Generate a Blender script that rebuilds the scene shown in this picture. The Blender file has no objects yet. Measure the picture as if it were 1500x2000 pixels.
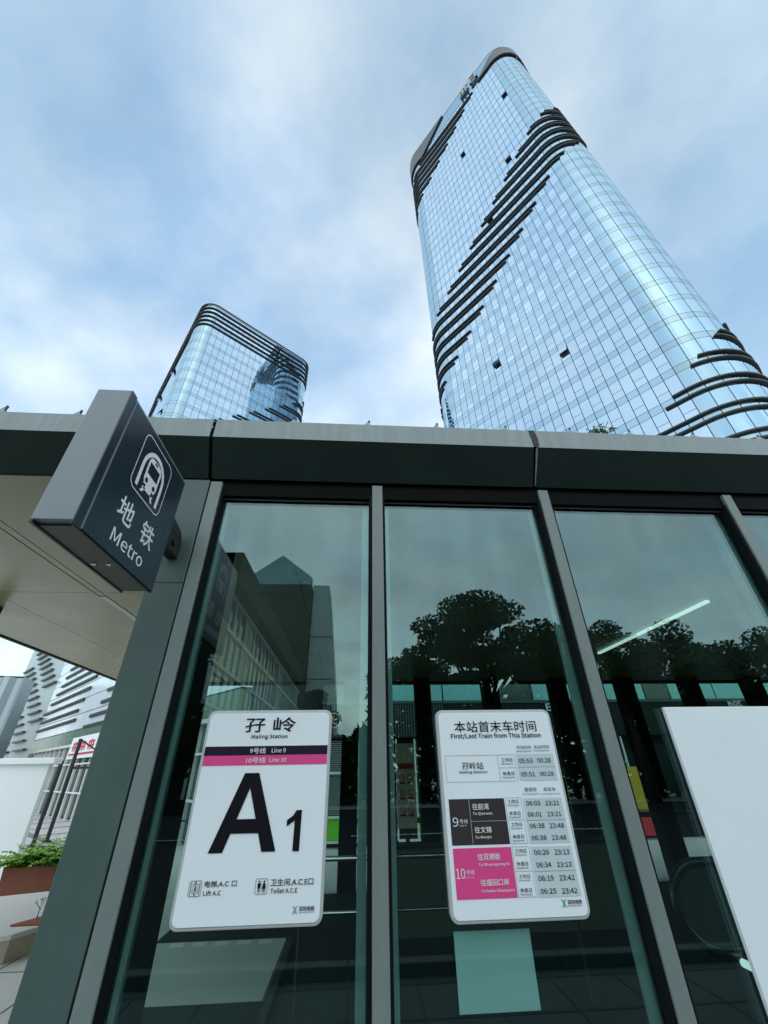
import bpy, bmesh, math, random
from mathutils import Vector, Matrix
random.seed(7)
sc = bpy.context.scene
COL = sc.collection
R = math.radians

# ------------------------------------------------------------------ camera
CAM = Vector((0.0, -2.1, 1.6))
F_PX, PITCH, YAW, ROLL = 795.74, R(32.403), R(4.325), R(-1.032)
def cam_axes():
    cy, sy, cp, sp = math.cos(YAW), math.sin(YAW), math.cos(PITCH), math.sin(PITCH)
    fw = Vector((sy*cp, cy*cp, sp)); r = Vector((cy, -sy, 0)); u = r.cross(fw)
    cr, sr = math.cos(ROLL), math.sin(ROLL)
    return r*cr+u*sr, u*cr-r*sr, fw
AX_R, AX_U, AX_F = cam_axes()
cam_d = bpy.data.cameras.new('camera'); cam = bpy.data.objects.new('camera', cam_d); COL.objects.link(cam)
cam_d.sensor_fit = 'HORIZONTAL'; cam_d.sensor_width = 36; cam_d.lens = F_PX*36/1500
cam_d.clip_start = 0.02; cam_d.clip_end = 6000
m = Matrix.Identity(4)
for i in range(3):
    m[i][0], m[i][1], m[i][2], m[i][3] = AX_R[i], AX_U[i], -AX_F[i], CAM[i]
cam.matrix_world = m
sc.camera = cam

# ------------------------------------------------------------------ sky, sun, exposure
SUN_EL, SUN_AZ = R(48), R(182)          # azimuth from +Y (the view) towards +X
w = bpy.data.worlds.new('World'); sc.world = w; w.use_nodes = True
nt = w.node_tree; nt.nodes.clear()
def N(tree, typ, **kw):
    n = tree.nodes.new(typ)
    for k, v in kw.items(): setattr(n, k, v)
    return n
def mathn(tree, op, a, b=None):
    n = N(tree, 'ShaderNodeMath', operation=op)
    for i, v in enumerate((a, b)):
        if v is None: continue
        if isinstance(v, (int, float)): n.inputs[i].default_value = v
        else: tree.links.new(v, n.inputs[i])
    return n.outputs[0]
def build_world():
    L = nt.links
    out = N(nt, 'ShaderNodeOutputWorld'); bg = N(nt, 'ShaderNodeBackground'); bg.inputs[1].default_value = 0.1
    sky = N(nt, 'ShaderNodeTexSky', sky_type='NISHITA'); sky.sun_disc = False
    sky.sun_elevation = SUN_EL; sky.sun_rotation = SUN_AZ; sky.air_density = 1.4; sky.dust_density = 0.6; sky.ozone_density = 3.0
    tc = N(nt, 'ShaderNodeTexCoord'); sep = N(nt, 'ShaderNodeSeparateXYZ'); L.new(tc.outputs['Generated'], sep.inputs[0])
    z = mathn(nt, 'MAXIMUM', sep.outputs[2], 0.0); zz = mathn(nt, 'ADD', z, 0.28)
    cx = mathn(nt, 'DIVIDE', sep.outputs[0], zz); cy = mathn(nt, 'DIVIDE', sep.outputs[1], zz)
    cb = N(nt, 'ShaderNodeCombineXYZ'); L.new(cx, cb.inputs[0]); L.new(cy, cb.inputs[1]); cb.inputs[2].default_value = 3.7
    def noise(scale, detail, rough, dist, off):
        mp = N(nt, 'ShaderNodeMapping'); mp.inputs['Location'].default_value = off; mp.inputs['Rotation'].default_value = (0, 0, .7); mp.inputs['Scale'].default_value = (1.0, 1.12, 1)
        L.new(cb.outputs[0], mp.inputs[0])
        n = N(nt, 'ShaderNodeTexNoise'); n.inputs['Scale'].default_value = scale; n.inputs['Detail'].default_value = detail
        n.inputs['Roughness'].default_value = rough; n.inputs['Distortion'].default_value = dist; L.new(mp.outputs[0], n.inputs['Vector']); return n.outputs['Fac']
    n1 = noise(1.5, 6, .55, .2, (0.4, 1.9, 0)); n2 = noise(2.9, 7, .52, .2, (5.3, 0.7, 2))
    # cloud cover: nearly closed, thinner in places
    r1 = N(nt, 'ShaderNodeValToRGB'); r1.color_ramp.elements[0].position = .34; r1.color_ramp.elements[1].position = .64
    r1.color_ramp.elements[0].color = (.25, .25, .25, 1); r1.color_ramp.elements[1].color = (.97, .97, .97, 1); L.new(n1, r1.inputs[0])
    r2 = N(nt, 'ShaderNodeValToRGB'); r2.color_ramp.elements[0].position = .34; r2.color_ramp.elements[1].position = .64
    r2.color_ramp.elements[0].color = (3.45, 5.2, 7.6, 1); r2.color_ramp.elements[1].color = (7.2, 8.2, 8.9, 1); L.new(n2, r2.inputs[0])
    sk = N(nt, 'ShaderNodeMix', data_type='RGBA', blend_type='MULTIPLY'); sk.inputs[0].default_value = 1
    L.new(sky.outputs[0], sk.inputs[6]); sk.inputs[7].default_value = (2.15, 2.2, 1.75, 1)
    mx = N(nt, 'ShaderNodeMix', data_type='RGBA'); L.new(r1.outputs[0], mx.inputs[0]); L.new(sk.outputs[2], mx.inputs[6]); L.new(r2.outputs[0], mx.inputs[7])
    # an overcast sky is paler and brighter low down
    hz = mathn(nt, 'MULTIPLY_ADD', mathn(nt, 'SUBTRACT', 1.0, z), .42); hz.node.inputs[2].default_value = .90
    hm = N(nt, 'ShaderNodeMix', data_type='RGBA', blend_type='MULTIPLY'); hm.inputs[0].default_value = 1; L.new(mx.outputs[2], hm.inputs[6]); L.new(hz, hm.inputs[7])
    L.new(hm.outputs[2], bg.inputs[0]); L.new(bg.outputs[0], out.inputs[0])
build_world()
sd = bpy.data.lights.new('sun', 'SUN'); sd.energy = 1.5; sd.angle = R(170); sd.color = (1.0, .97, .92)
sun = bpy.data.objects.new('sun', sd); COL.objects.link(sun)
sun_dir = Vector((math.sin(SUN_AZ)*math.cos(SUN_EL), math.cos(SUN_AZ)*math.cos(SUN_EL), math.sin(SUN_EL)))
sun.rotation_euler = sun_dir.to_track_quat('Z', 'Y').to_euler(); sun.location = (0, -20, 30)
vs = sc.view_settings; vs.view_transform = 'Standard'; vs.look = 'None'; vs.gamma = 1; vs.exposure = 0.32; vs.use_curve_mapping = False
sc.cycles.transparent_max_bounces = 16; sc.cycles.max_bounces = 8; sc.cycles.glossy_bounces = 5

# ------------------------------------------------------------------ pixel helpers (a pixel gives a direction; depth comes from a plane)
def ray(x, y):
    return (AX_F*F_PX + AX_R*(x-750) - AX_U*(y-1000)).normalized()
def at_y(x, y, Y):
    d = ray(x, y); return CAM + d*((Y-CAM.y)/d.y)
def at_z(x, y, Z):
    d = ray(x, y); return CAM + d*((Z-CAM.z)/d.z)
def project(p):
    q = Vector(p)-CAM; dz = q.dot(AX_F)
    return (750+F_PX*q.dot(AX_R)/dz, 1000-F_PX*q.dot(AX_U)/dz) if dz > 0 else None

# ------------------------------------------------------------------ materials
MATS = {}
def mat(name, col, rough=.6, metal=0.0, var=.0, vscale=6.0, bump=0.0, bscale=60.0, spec=.5, emit=None, coat=0.0, streak=0.0):
    if name in MATS: return MATS[name]
    M = bpy.data.materials.new(name); M.use_nodes = True; t = M.node_tree; L = t.links
    b = t.nodes['Principled BSDF']
    b.inputs['Base Color'].default_value = (*col, 1); b.inputs['Roughness'].default_value = rough; b.inputs['Metallic'].default_value = metal
    b.inputs['Specular IOR Level'].default_value = spec; b.inputs['Coat Weight'].default_value = coat
    tc = N(t, 'ShaderNodeTexCoord')
    if var or streak:
        n = N(t, 'ShaderNodeTexNoise'); n.inputs['Scale'].default_value = vscale; n.inputs['Detail'].default_value = 6; n.inputs['Roughness'].default_value = .6
        L.new(tc.outputs['Object'], n.inputs['Vector'])
        f = mathn(t, 'MULTIPLY_ADD', n.outputs['Fac'], 2*var); f.node.inputs[2].default_value = 1-var
        if streak:
            mp = N(t, 'ShaderNodeMapping'); mp.inputs['Scale'].default_value = (14, 14, .5); L.new(tc.outputs['Object'], mp.inputs[0])
            n2 = N(t, 'ShaderNodeTexNoise'); n2.inputs['Scale'].default_value = 2.0; n2.inputs['Detail'].default_value = 4; L.new(mp.outputs[0], n2.inputs['Vector'])
            g = mathn(t, 'MULTIPLY_ADD', n2.outputs['Fac'], 2*streak); g.node.inputs[2].default_value = 1-streak
            f = mathn(t, 'MULTIPLY', f, g)
        mx = N(t, 'ShaderNodeMix', data_type='RGBA', blend_type='MULTIPLY'); mx.inputs[0].default_value = 1
        mx.inputs[6].default_value = (*col, 1); L.new(f, mx.inputs[7]); L.new(mx.outputs[2], b.inputs['Base Color'])
        rr = mathn(t, 'MULTIPLY_ADD', n.outputs['Fac'], .25); rr.node.inputs[2].default_value = max(0, rough-.12); L.new(rr, b.inputs['Roughness'])
    if bump:
        n = N(t, 'ShaderNodeTexNoise'); n.inputs['Scale'].default_value = bscale; n.inputs['Detail'].default_value = 4; L.new(tc.outputs['Object'], n.inputs['Vector'])
        bp = N(t, 'ShaderNodeBump'); bp.inputs['Strength'].default_value = bump; bp.inputs['Distance'].default_value = .01
        L.new(n.outputs['Fac'], bp.inputs['Height']); L.new(bp.outputs[0], b.inputs['Normal'])
    if emit:
        b.inputs['Emission Color'].default_value = (*emit[0], 1); b.inputs['Emission Strength'].default_value = emit[1]
    MATS[name] = M; return M
def glass(name, tint, refl, ior, rough=0.0, wav=0.0, wscale=1.5):
    M = bpy.data.materials.new(name); M.use_nodes = True; t = M.node_tree; L = t.links; t.nodes.clear()
    out = N(t, 'ShaderNodeOutputMaterial'); tr = N(t, 'ShaderNodeBsdfTransparent'); tr.inputs[0].default_value = (*tint, 1)
    gl = N(t, 'ShaderNodeBsdfGlossy'); gl.inputs['Color'].default_value = (*refl, 1); gl.inputs['Roughness'].default_value = rough
    ge = N(t, 'ShaderNodeNewGeometry'); dp = N(t, 'ShaderNodeVectorMath', operation='DOT_PRODUCT')
    L.new(ge.outputs['Normal'], dp.inputs[0]); L.new(ge.outputs['Incoming'], dp.inputs[1])
    f0 = ((ior-1)/(ior+1))**2
    sch = mathn(t, 'POWER', mathn(t, 'SUBTRACT', 1.0, mathn(t, 'ABSOLUTE', dp.outputs['Value'])), 5.0)
    fr_out = mathn(t, 'MULTIPLY_ADD', sch, 1-f0); fr_out.node.inputs[2].default_value = f0
    if wav:
        tc = N(t, 'ShaderNodeTexCoord'); n = N(t, 'ShaderNodeTexNoise'); n.inputs['Scale'].default_value = wscale; L.new(tc.outputs['Object'], n.inputs['Vector'])
        bp = N(t, 'ShaderNodeBump'); bp.inputs['Strength'].default_value = wav; bp.inputs['Distance'].default_value = .02
        L.new(n.outputs['Fac'], bp.inputs['Height']); L.new(bp.outputs[0], gl.inputs['Normal'])
    tcs = N(t, 'ShaderNodeTexCoord'); mps = N(t, 'ShaderNodeMapping'); mps.inputs['Scale'].default_value = (3, 1, .8); L.new(tcs.outputs['Object'], mps.inputs[0])
    ns = N(t, 'ShaderNodeTexNoise'); ns.inputs['Scale'].default_value = 2.2; ns.inputs['Detail'].default_value = 7; L.new(mps.outputs[0], ns.inputs['Vector'])
    sm = mathn(t, 'MULTIPLY_ADD', ns.outputs['Fac'], .5); sm.node.inputs[2].default_value = .75
    fr_out = mathn(t, 'MULTIPLY', fr_out, sm)
    mx = N(t, 'ShaderNodeMixShader'); L.new(fr_out, mx.inputs[0]); L.new(tr.outputs[0], mx.inputs[1]); L.new(gl.outputs[0], mx.inputs[2])
    L.new(mx.outputs[0], out.inputs[0]); MATS[name] = M; return M
def tower_glass(name, refl, body, fac):
    """coated curtain-wall glass: mostly mirror, with a dark blue body; a per-pane tone"""
    M = bpy.data.materials.new(name); M.use_nodes = True; t = M.node_tree; L = t.links; t.nodes.clear()
    out = N(t, 'ShaderNodeOutputMaterial'); gl = N(t, 'ShaderNodeBsdfGlossy'); gl.inputs['Roughness'].default_value = .03
    di = N(t, 'ShaderNodeBsdfDiffuse'); di.inputs[0].default_value = (*body, 1)
    at = N(t, 'ShaderNodeAttribute'); at.attribute_name = 'tone'; oi = N(t, 'ShaderNodeObjectInfo')
    f = mathn(t, 'ADD', mathn(t, 'MULTIPLY', at.outputs['Fac'], .10), mathn(t, 'MULTIPLY', oi.outputs['Random'], .08)); f = mathn(t, 'ADD', f, .88)
    mc = N(t, 'ShaderNodeMix', data_type='RGBA', blend_type='MULTIPLY'); mc.inputs[0].default_value = 1; mc.inputs[6].default_value = (*refl, 1)
    L.new(f, mc.inputs[7]); L.new(mc.outputs[2], gl.inputs[0])
    tc = N(t, 'ShaderNodeTexCoord'); n = N(t, 'ShaderNodeTexNoise'); n.inputs['Scale'].default_value = .55; L.new(tc.outputs['Object'], n.inputs['Vector'])
    bp = N(t, 'ShaderNodeBump'); bp.inputs['Strength'].default_value = .16; bp.inputs['Distance'].default_value = .03
    L.new(n.outputs['Fac'], bp.inputs['Height']); L.new(bp.outputs[0], gl.inputs['Normal'])
    fr = N(t, 'ShaderNodeLayerWeight'); fr.inputs[0].default_value = .2
    ff = mathn(t, 'MULTIPLY_ADD', fr.outputs['Fresnel'], 1-fac); ff.node.inputs[2].default_value = fac
    mx = N(t, 'ShaderNodeMixShader'); L.new(ff, mx.inputs[0]); L.new(di.outputs[0], mx.inputs[1]); L.new(gl.outputs[0], mx.inputs[2])
    L.new(mx.outputs[0], out.inputs[0]); MATS[name] = M; return M
def leaf_mat(name, c1, c2):
    M = bpy.data.materials.new(name); M.use_nodes = True; t = M.node_tree; L = t.links; b = t.nodes['Principled BSDF']
    g = N(t, 'ShaderNodeNewGeometry'); r = N(t, 'ShaderNodeValToRGB'); r.color_ramp.elements[0].color = (*c1, 1); r.color_ramp.elements[1].color = (*c2, 1)
    L.new(g.outputs['Random Per Island'], r.inputs[0]); L.new(r.outputs[0], b.inputs['Base Color']); b.inputs['Roughness'].default_value = .65; b.inputs['Specular IOR Level'].default_value = .15
    b.inputs['Subsurface Weight'].default_value = 0; MATS[name] = M; return M

mat('frame_grey', (.195, .238, .226), .42, .0, .09, 14, .05, 400, streak=.10)
mat('post_grey', (.072, .118, .107), .42, 0, .12, 7, .05, 400, streak=.10)
mat('lip_grey', (.255, .308, .302), .38, .0, .14, 3, streak=.22)
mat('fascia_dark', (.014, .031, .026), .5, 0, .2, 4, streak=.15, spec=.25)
mat('black', (.003, .004, .004), .7, spec=.1)
mat('gasket', (.005, .008, .009), .7, spec=.12)
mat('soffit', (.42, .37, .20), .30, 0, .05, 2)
mat('shaded_ceiling', (.085, .088, .038), .35, 0, .06, 2)  # soffit colour darkened for the panels indoors, shade put into the colour
mat('seam', (.03, .03, .028), .7)
mat('sealant', (.30, .33, .32), .7, 0, .3, 60)
mat('spacer', (.42, .50, .52), .25)
mat('sign_body', (.24, .275, .30), .40, .0, .04, 8)
mat('sign_face', (.018, .034, .046), .28, 0, .05, 5)
mat('print_white', (.82, .84, .86), .5)
mat('print_black', (.010, .010, .014), .5, spec=.1)
mat('print_dark', (.050, .040, .042), .5, spec=.1)
mat('print_navy', (.022, .018, .035), .5, spec=.1)
mat('print_pink', (.80, .07, .27), .45)
mat('print_grey', (.60, .69, .71), .5)
mat('print_line', (.12, .14, .17), .5)
mat('print_green', (.02, .36, .26), .5)
mat('board_white', (.87, .94, .97), .35, 0, .03, 5)
mat('board_rim', (.52, .54, .54), .4)
mat('paper', (.88, .95, .98), .7)
mat('chrome', (.6, .6, .6), .2, 1)
mat('dark_metal', (.02, .021, .022), .45)
mat('fin', (.028, .034, .034), .55, 0, .15, .5, spec=.3)
mat('tower_core', (.012, .022, .035), .6)
mat('crown_dark', (.030, .038, .040), .5, 0, .2, .3)
mat('crown_glass', (.42, .52, .55), .35)
mat('gold', (.62, .56, .32), .45, .2)
mat('concrete', (.42, .41, .38), .85, 0, .12, .6, .2, 30)
mat('pave', (.52, .52, .50), .8, 0, .1, .25, .15, 60)
mat('pave_dark', (.20, .20, .20), .8, 0, .1, 1)
mat('pave_light', (.50, .49, .47), .75, 0, .08, 1.2, .1, 50)
mat('kerb_stone', (.42, .37, .27), .8, 0, .12, 5, .2, 80)
mat('kerb_top', (.62, .60, .55), .8, 0, .08, 5)
mat('mulch', (.26, .09, .035), .95, 0, .35, 30, .8, 60)
mat('corten', (.20, .065, .035), .75, 0, .25, 9, .15, 60)
mat('white_wall', (.82, .86, .86), .75, 0, .04, 1.5, .05, 60)
mat('stone_floor', (.60, .60, .54), .6, 0, .07, 2)
mat('dark_floor', (.010, .016, .012), .6, 0, .2, 2, spec=.1)  # near black, imitating the unlit stairwell and inside of the pavilion
mat('parapet', (.07, .095, .07), .6, 0, .08, 3, spec=.1)
mat('bark', (.07, .055, .04), .9, 0, .3, 12, .6, 30)
mat('mall_white', (.64, .69, .75), .16, 0, .08, .6)
mat('mall_green', (.05, .11, .06), .25, 0, .5, .6)
mat('mall_dark', (.06, .08, .075), .5, 0, .2, .5)
mat('louvre', (.40, .46, .47), .45)
mat('shop_dark', (.010, .015, .014), .5, 0, .3, 2, spec=.15)
mat('shop_frame', (.70, .72, .70), .5)
mat('shop_glass', (.03, .05, .05), .06, 0, .3, 1)
mat('band_glass', (.25, .50, .52), .10, 0, .15, .8)
mat('corrugated', (.36, .42, .45), .4, .3, .08, .6)
mat('red', (.55, .02, .04), .5); mat('yellow', (.72, .42, .04), .5); mat('blue', (.05, .28, .62), .5); mat('lime', (.16, .62, .03), .5); mat('prohibit', (.35, .02, .02), .5)
mat('notice', (.50, .50, .42), .6)
mat('led', (.9, .9, .9), .5, emit=((.85, 1, .95), .75))
mat('diffuser', (.75, .76, .72), .4)
mat('rubber', (.016, .02, .022), .25)
mat('beige_wall', (.44, .40, .32), .8, 0, .1, .3)
mat('base_olive', (.10, .10, .07), .5)
mat('granite', (.085, .11, .11), .6, 0, .14, 3, .1, 60, spec=.15)
mat('asphalt', (.030, .032, .033), .9, 0, .2, 3, .3, 80, spec=.08)
mat('rib_wall', (.10, .098, .085), .7, 0, .2, .4)
mat('pale_concrete', (.76, .79, .75), .8, 0, .12, .15)
mat('gable_glass', (.62, .82, .78), .25, .7, .1, .3)
mat('win_dark', (.045, .065, .06), .08, 0, .3, .5)
glass('facade_glass', (.71, .855, .82), (.57, .71, .72), 2.05, 0, .04, .9)
glass('far_glass', (.80, .90, .88), (.8, 1, 1), 1.35)
tower_glass('tower_vision', (.425, .555, .665), (.10, .20, .32), .78)
tower_glass('tower_spandrel', (.315, .455, .56), (.09, .19, .29), .78)
tower_glass('tower_corner', (.32, .46, .555), (.10, .22, .30), .74)
tower_glass('tower_corner_band', (.30, .415, .475), (.16, .21, .23), .72)
leaf_mat('leaf_tree', (.020, .045, .018), (.06, .11, .035)); leaf_mat('leaf_bright', (.06, .20, .02), (.30, .48, .06)); leaf_mat('leaf_tuft', (.08, .17, .03), (.26, .34, .10))
leaf_mat('leaf_dry', (.10, .05, .03), (.22, .12, .06))

# ------------------------------------------------------------------ mesh helpers
class MB:
    def __init__(s): s.v, s.f, s.m, s.t = [], [], [], []
    def add(s, verts, faces, mi=0, tone=.5):
        o = len(s.v); s.v += [tuple(p) for p in verts]
        for f in faces: s.f.append([i+o for i in f]); s.m.append(mi); s.t.append(tone)
    def box(s, x0, x1, y0, y1, z0, z1, mi=0, tone=.5):
        V = [(x, y, z) for z in (z0, z1) for y in (y0, y1) for x in (x0, x1)]
        s.add(V, [(0, 2, 3, 1), (4, 5, 7, 6), (0, 1, 5, 4), (2, 6, 7, 3), (0, 4, 6, 2), (1, 3, 7, 5)], mi, tone)
    def obox(s, c, ax, ay, az, mi=0):   # oriented box: centre and three half-axis vectors
        c, ax, ay, az = map(Vector, (c, ax, ay, az))
        V = [c+ax*i+ay*j+az*k for k in (-1, 1) for j in (-1, 1) for i in (-1, 1)]
        s.add(V, [(0, 2, 3, 1), (4, 5, 7, 6), (0, 1, 5, 4), (2, 6, 7, 3), (0, 4, 6, 2), (1, 3, 7, 5)], mi)
    def prism(s, poly, lo, hi, axis='y', mi=0):
        n = len(poly)
        def P(a, b, c): return {'y': (a, c, b), 'x': (c, a, b), 'z': (a, b, c)}[axis]
        V = [P(a, b, lo) for a, b in poly]+[P(a, b, hi) for a, b in poly]
        s.add(V, [list(range(n))[::-1], list(range(n, 2*n))]+[(i, (i+1) % n, n+(i+1) % n, n+i) for i in range(n)], mi)
    def tube(s, pts, rad, seg=8, mi=0):
        pts = [Vector(p) for p in pts]; rad = rad if isinstance(rad, (list, tuple)) else [rad]*len(pts)
        rings = []
        for i, p in enumerate(pts):
            d = (pts[min(i+1, len(pts)-1)]-pts[max(i-1, 0)]).normalized()
            a = d.orthogonal().normalized() if i == 0 else (a-d*a.dot(d)).normalized()
            b = d.cross(a); rings.append([p+(a*math.cos(2*math.pi*k/seg)+b*math.sin(2*math.pi*k/seg))*rad[i] for k in range(seg)])
        V = [q for r in rings for q in r]; Fc = []
        for i in range(len(pts)-1):
            for k in range(seg):
                k2 = (k+1) % seg; Fc.append((i*seg+k, i*seg+k2, (i+1)*seg+k2, (i+1)*seg+k))
        Fc.append(list(range(seg))[::-1]); Fc.append([(len(pts)-1)*seg+k for k in range(seg)])
        s.add(V, Fc, mi)
def root_of(o):
    while o.parent: o = o.parent
    return o
def mesh_from(name, mb, mats, off=Vector((0, 0, 0)), tone=False, fix=True):
    me = bpy.data.meshes.new(name); me.from_pydata([tuple(Vector(p)-off) for p in mb.v], [], mb.f)
    for q in (mats if isinstance(mats, (list, tuple)) else [mats]): me.materials.append(MATS[q])
    me.polygons.foreach_set('material_index', mb.m)
    if tone:
        a = me.attributes.new('tone', 'FLOAT', 'FACE'); a.data.foreach_set('value', mb.t)
    if fix:
        bm = bmesh.new(); bm.from_mesh(me); bmesh.ops.recalc_face_normals(bm, faces=bm.faces); bm.to_mesh(me); bm.free()
    me.update(); return me
def obj(name, mb, mats, parent=None, bevel=0, smooth=False, tone=False, fix=True, **props):
    off = root_of(parent).location if parent else Vector((0, 0, 0))
    o = bpy.data.objects.new(name, mesh_from(name, mb, mats, off, tone, fix)); COL.objects.link(o)
    if parent: o.parent = parent
    if bevel:
        b = o.modifiers.new('bevel', 'BEVEL'); b.width = bevel; b.segments = 2; b.limit_method = 'ANGLE'
    if smooth:
        for p in o.data.polygons: p.use_smooth = True
    for k, v in props.items(): o[k] = v
    return o
def box(name, d, mats, parent=None, bevel=0, **props):
    b = MB(); b.box(*d); return obj(name, b, mats, parent, bevel, **props)
def thing(name, label, cat, loc=(0, 0, 0), group=None):
    o = bpy.data.objects.new(name, None); COL.objects.link(o); o.location = loc; o.empty_display_size = .2
    o['label'] = label; o['category'] = cat
    if group: o['group'] = group
    return o
def round_rect(x0, x1, z0, z1, r, n=5):
    P = []
    for cx, cz, a0 in ((x1-r, z1-r, 0), (x0+r, z1-r, 90), (x0+r, z0+r, 180), (x1-r, z0+r, 270)):
        for i in range(n+1):
            a = R(a0+90*i/n); P.append((cx+r*math.cos(a), cz+r*math.sin(a)))
    return P
_tc = {}
import os
try:      # Blender's own bundled sans; its built-in face is used if that is missing
    FONT = bpy.data.fonts.load(os.path.join(bpy.utils.resource_path('LOCAL'), 'datafiles', 'fonts', 'Noto Sans CJK Regular.woff2'))
except Exception:
    FONT = None
def text_shape(s, bold):
    """outline of a line of lettering as flat verts and faces, its box scaled to 0..1"""
    k = (s, bold)
    if k in _tc: return _tc[k]
    cu = bpy.data.curves.new('t', 'FONT'); cu.body = s
    if FONT and s.isascii(): cu.font = FONT
    cu.size = 1; cu.resolution_u = 3;  cu.fill_mode = 'FRONT'
    o = bpy.data.objects.new('t', cu); COL.objects.link(o)
    dg = bpy.context.evaluated_depsgraph_get(); me = bpy.data.meshes.new_from_object(o.evaluated_get(dg))
    V = [tuple(v.co) for v in me.vertices]; Fc = [list(p.vertices) for p in me.polygons]
    COL.objects.unlink(o); bpy.data.objects.remove(o); bpy.data.meshes.remove(me)
    x0 = min(v[0] for v in V); x1 = max(v[0] for v in V); y0 = min(v[1] for v in V); y1 = max(v[1] for v in V)
    _tc[k] = ([((v[0]-x0)/(x1-x0), (v[1]-y0)/(y1-y0)) for v in V], Fc); return _tc[k]
def heavier(bold):
    return [(0, 0, 0)] if not bold else [(-bold, 0, 0), (bold, 0, .00008), (0, bold, .00016), (0, -bold, .00024)]
def text_y(s, x0, x1, z0, z1, y, m_, parent, bold=0.0, name='lettering'):
    V, Fc = text_shape(s, 0); b = MB(); k = (z1-z0)*.9
    for dx, dz, dy in heavier(bold): b.add([(x0+(x1-x0)*a+dx*k, y-dy, z0+(z1-z0)*c+dz*k) for a, c in V], Fc)
    return obj(name, b, m_, parent, fix=False)

# ================================================================== GROUND
g = MB(); g.add([(-3000, -3000, 0), (3000, -3000, 0), (3000, 3000, 0), (-3000, 3000, 0)], [(0, 1, 2, 3)])
ground = obj('ground', g, 'pave', kind='structure')
def plaza_strip(a, b, wid):
    a, b = Vector((*a, 0)), Vector((*b, 0)); d = (b-a).normalized(); n = Vector((-d.y, d.x, 0))*wid/2
    q = MB(); q.add([a-n+Vector((0, 0, .004)), b-n+Vector((0, 0, .004)), b+n+Vector((0, 0, .004)), a+n+Vector((0, 0, .004))], [(0, 1, 2, 3)])
    obj('paving_strip', q, 'pave_dark', ground)
ud, vd = Vector((-.669, .743)), Vector((.743, .669))
for k in range(8):
    o_ = Vector((-9.0, 13.0))+ud*(k*2.4)
    plaza_strip(o_-vd*6, o_+vd*3.2, .28)
for k in range(4):
    o_ = Vector((-9.0, 13.0))+vd*(-4.2+k*2.4)
    for j in range(8):
        p = o_+ud*(j*2.4+.15); plaza_strip(p, p+ud*2.1, .28)

# ================================================================== METRO ENTRANCE PAVILION
st = thing('metro_entrance', 'dark grey metal and green glass metro entrance pavilion with overhanging fascia', 'station entrance', (0, 0, 0))
ZS = 3.15; YB = 6.85; XL, XR = -4.55, 9.8
# mullions (x0, x1); glass stands 60 mm behind their front
MUL = [(-.9135, -.844), (.0866, .151), (1.170, 1.234), (2.444, 2.506), (3.74, 3.80), (5.0, 5.06)]
post = box('corner_post', (-1.108, -.922, 0, .17, 0, 3.145), 'post_grey', st, .004)
box('seam', (-.922, -.9135, .02, .15, 0, 3.14), 'black', post)
box('seam', (-1.1072, -.9228, -.0015, .01, 2.46, 2.464), 'seam', post)
b = MB(); b.tube([(-.9175, .012, 0)]+[(-.9175+random.uniform(-.0015, .0015), .012, z*.05) for z in range(1, 62)], [random.uniform(.003, .0055) for _ in range(62)], 5)
obj('sealant_bead', b, 'gasket', post)
for i, (a, c) in enumerate(MUL):
    q = box('mullion', (a, c, 0, .07, 0, 3.135), 'frame_grey', st, .003)
    box('inner_mullion', (a-.012, c+.012, .085, .20, 0, 3.04), 'frame_grey', q)
    if i: box('gasket', (a-.018, a-.0005, .012, .075, 0, 3.06), 'gasket', q)
    box('gasket', (c+.0005, c+.014, .014, .075, 0, 3.06), 'gasket', q)
    if i: box('spacer_bar', (a-.058, a-.02, .086, .10, .02, 3.03), 'spacer', q)
    box('spacer_bar', (c+.018, c+.04, .086, .10, .02, 3.03), 'spacer', q)
for i in range(len(MUL)-1):
    a, c = MUL[i][1], MUL[i+1][0]
    box('glass_pane', (a+.004, c-.004, .06, .072, .03, 3.05), 'facade_glass', st)
    drop = .0
    box('head_frame', (a, c, .02, .13, 3.044-(.006 if i > 1 else 0), 3.16), 'black', st)
    box('head_trim', (a+.012, c-.012, .052, .058, 3.036-(.006 if i > 1 else 0), 3.043-(.006 if i > 1 else 0)), 'lip_grey', st)
    box('sill_frame', (a, c, .02, .12, 0, .05), 'frame_grey', st)
# fascia: an upright lip and a face sloping back under it
LIPY = -.147; JX = [-.924+2.074*k for k in range(-2, 6)]
def fascia_x(): return [XL]+[x for x in JX if XL < x < XR]+[XR]
fx = fascia_x()
for i in range(len(fx)-1):
    a, c = fx[i]+.011, fx[i+1]-.011
    b = MB(); b.box(a, c, LIPY, LIPY+.004, 3.372, 3.519); b.box(a, c, LIPY+.0042, LIPY+.06, 3.515, 3.519)
    p = obj('fascia_panel', b, 'lip_grey', st)
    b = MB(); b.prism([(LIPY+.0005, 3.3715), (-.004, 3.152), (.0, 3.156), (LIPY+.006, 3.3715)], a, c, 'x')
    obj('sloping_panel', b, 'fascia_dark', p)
for x in fx[1:-1]:
    b = MB(); b.prism([(LIPY+.014, 3.51), (LIPY+.014, 3.372), (.008, 3.165), (.03, 3.165), (LIPY+.05, 3.372), (LIPY+.05, 3.51)], x-.0108, x+.0108, 'x')
    obj('joint_seal', b, 'black', st)
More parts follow.
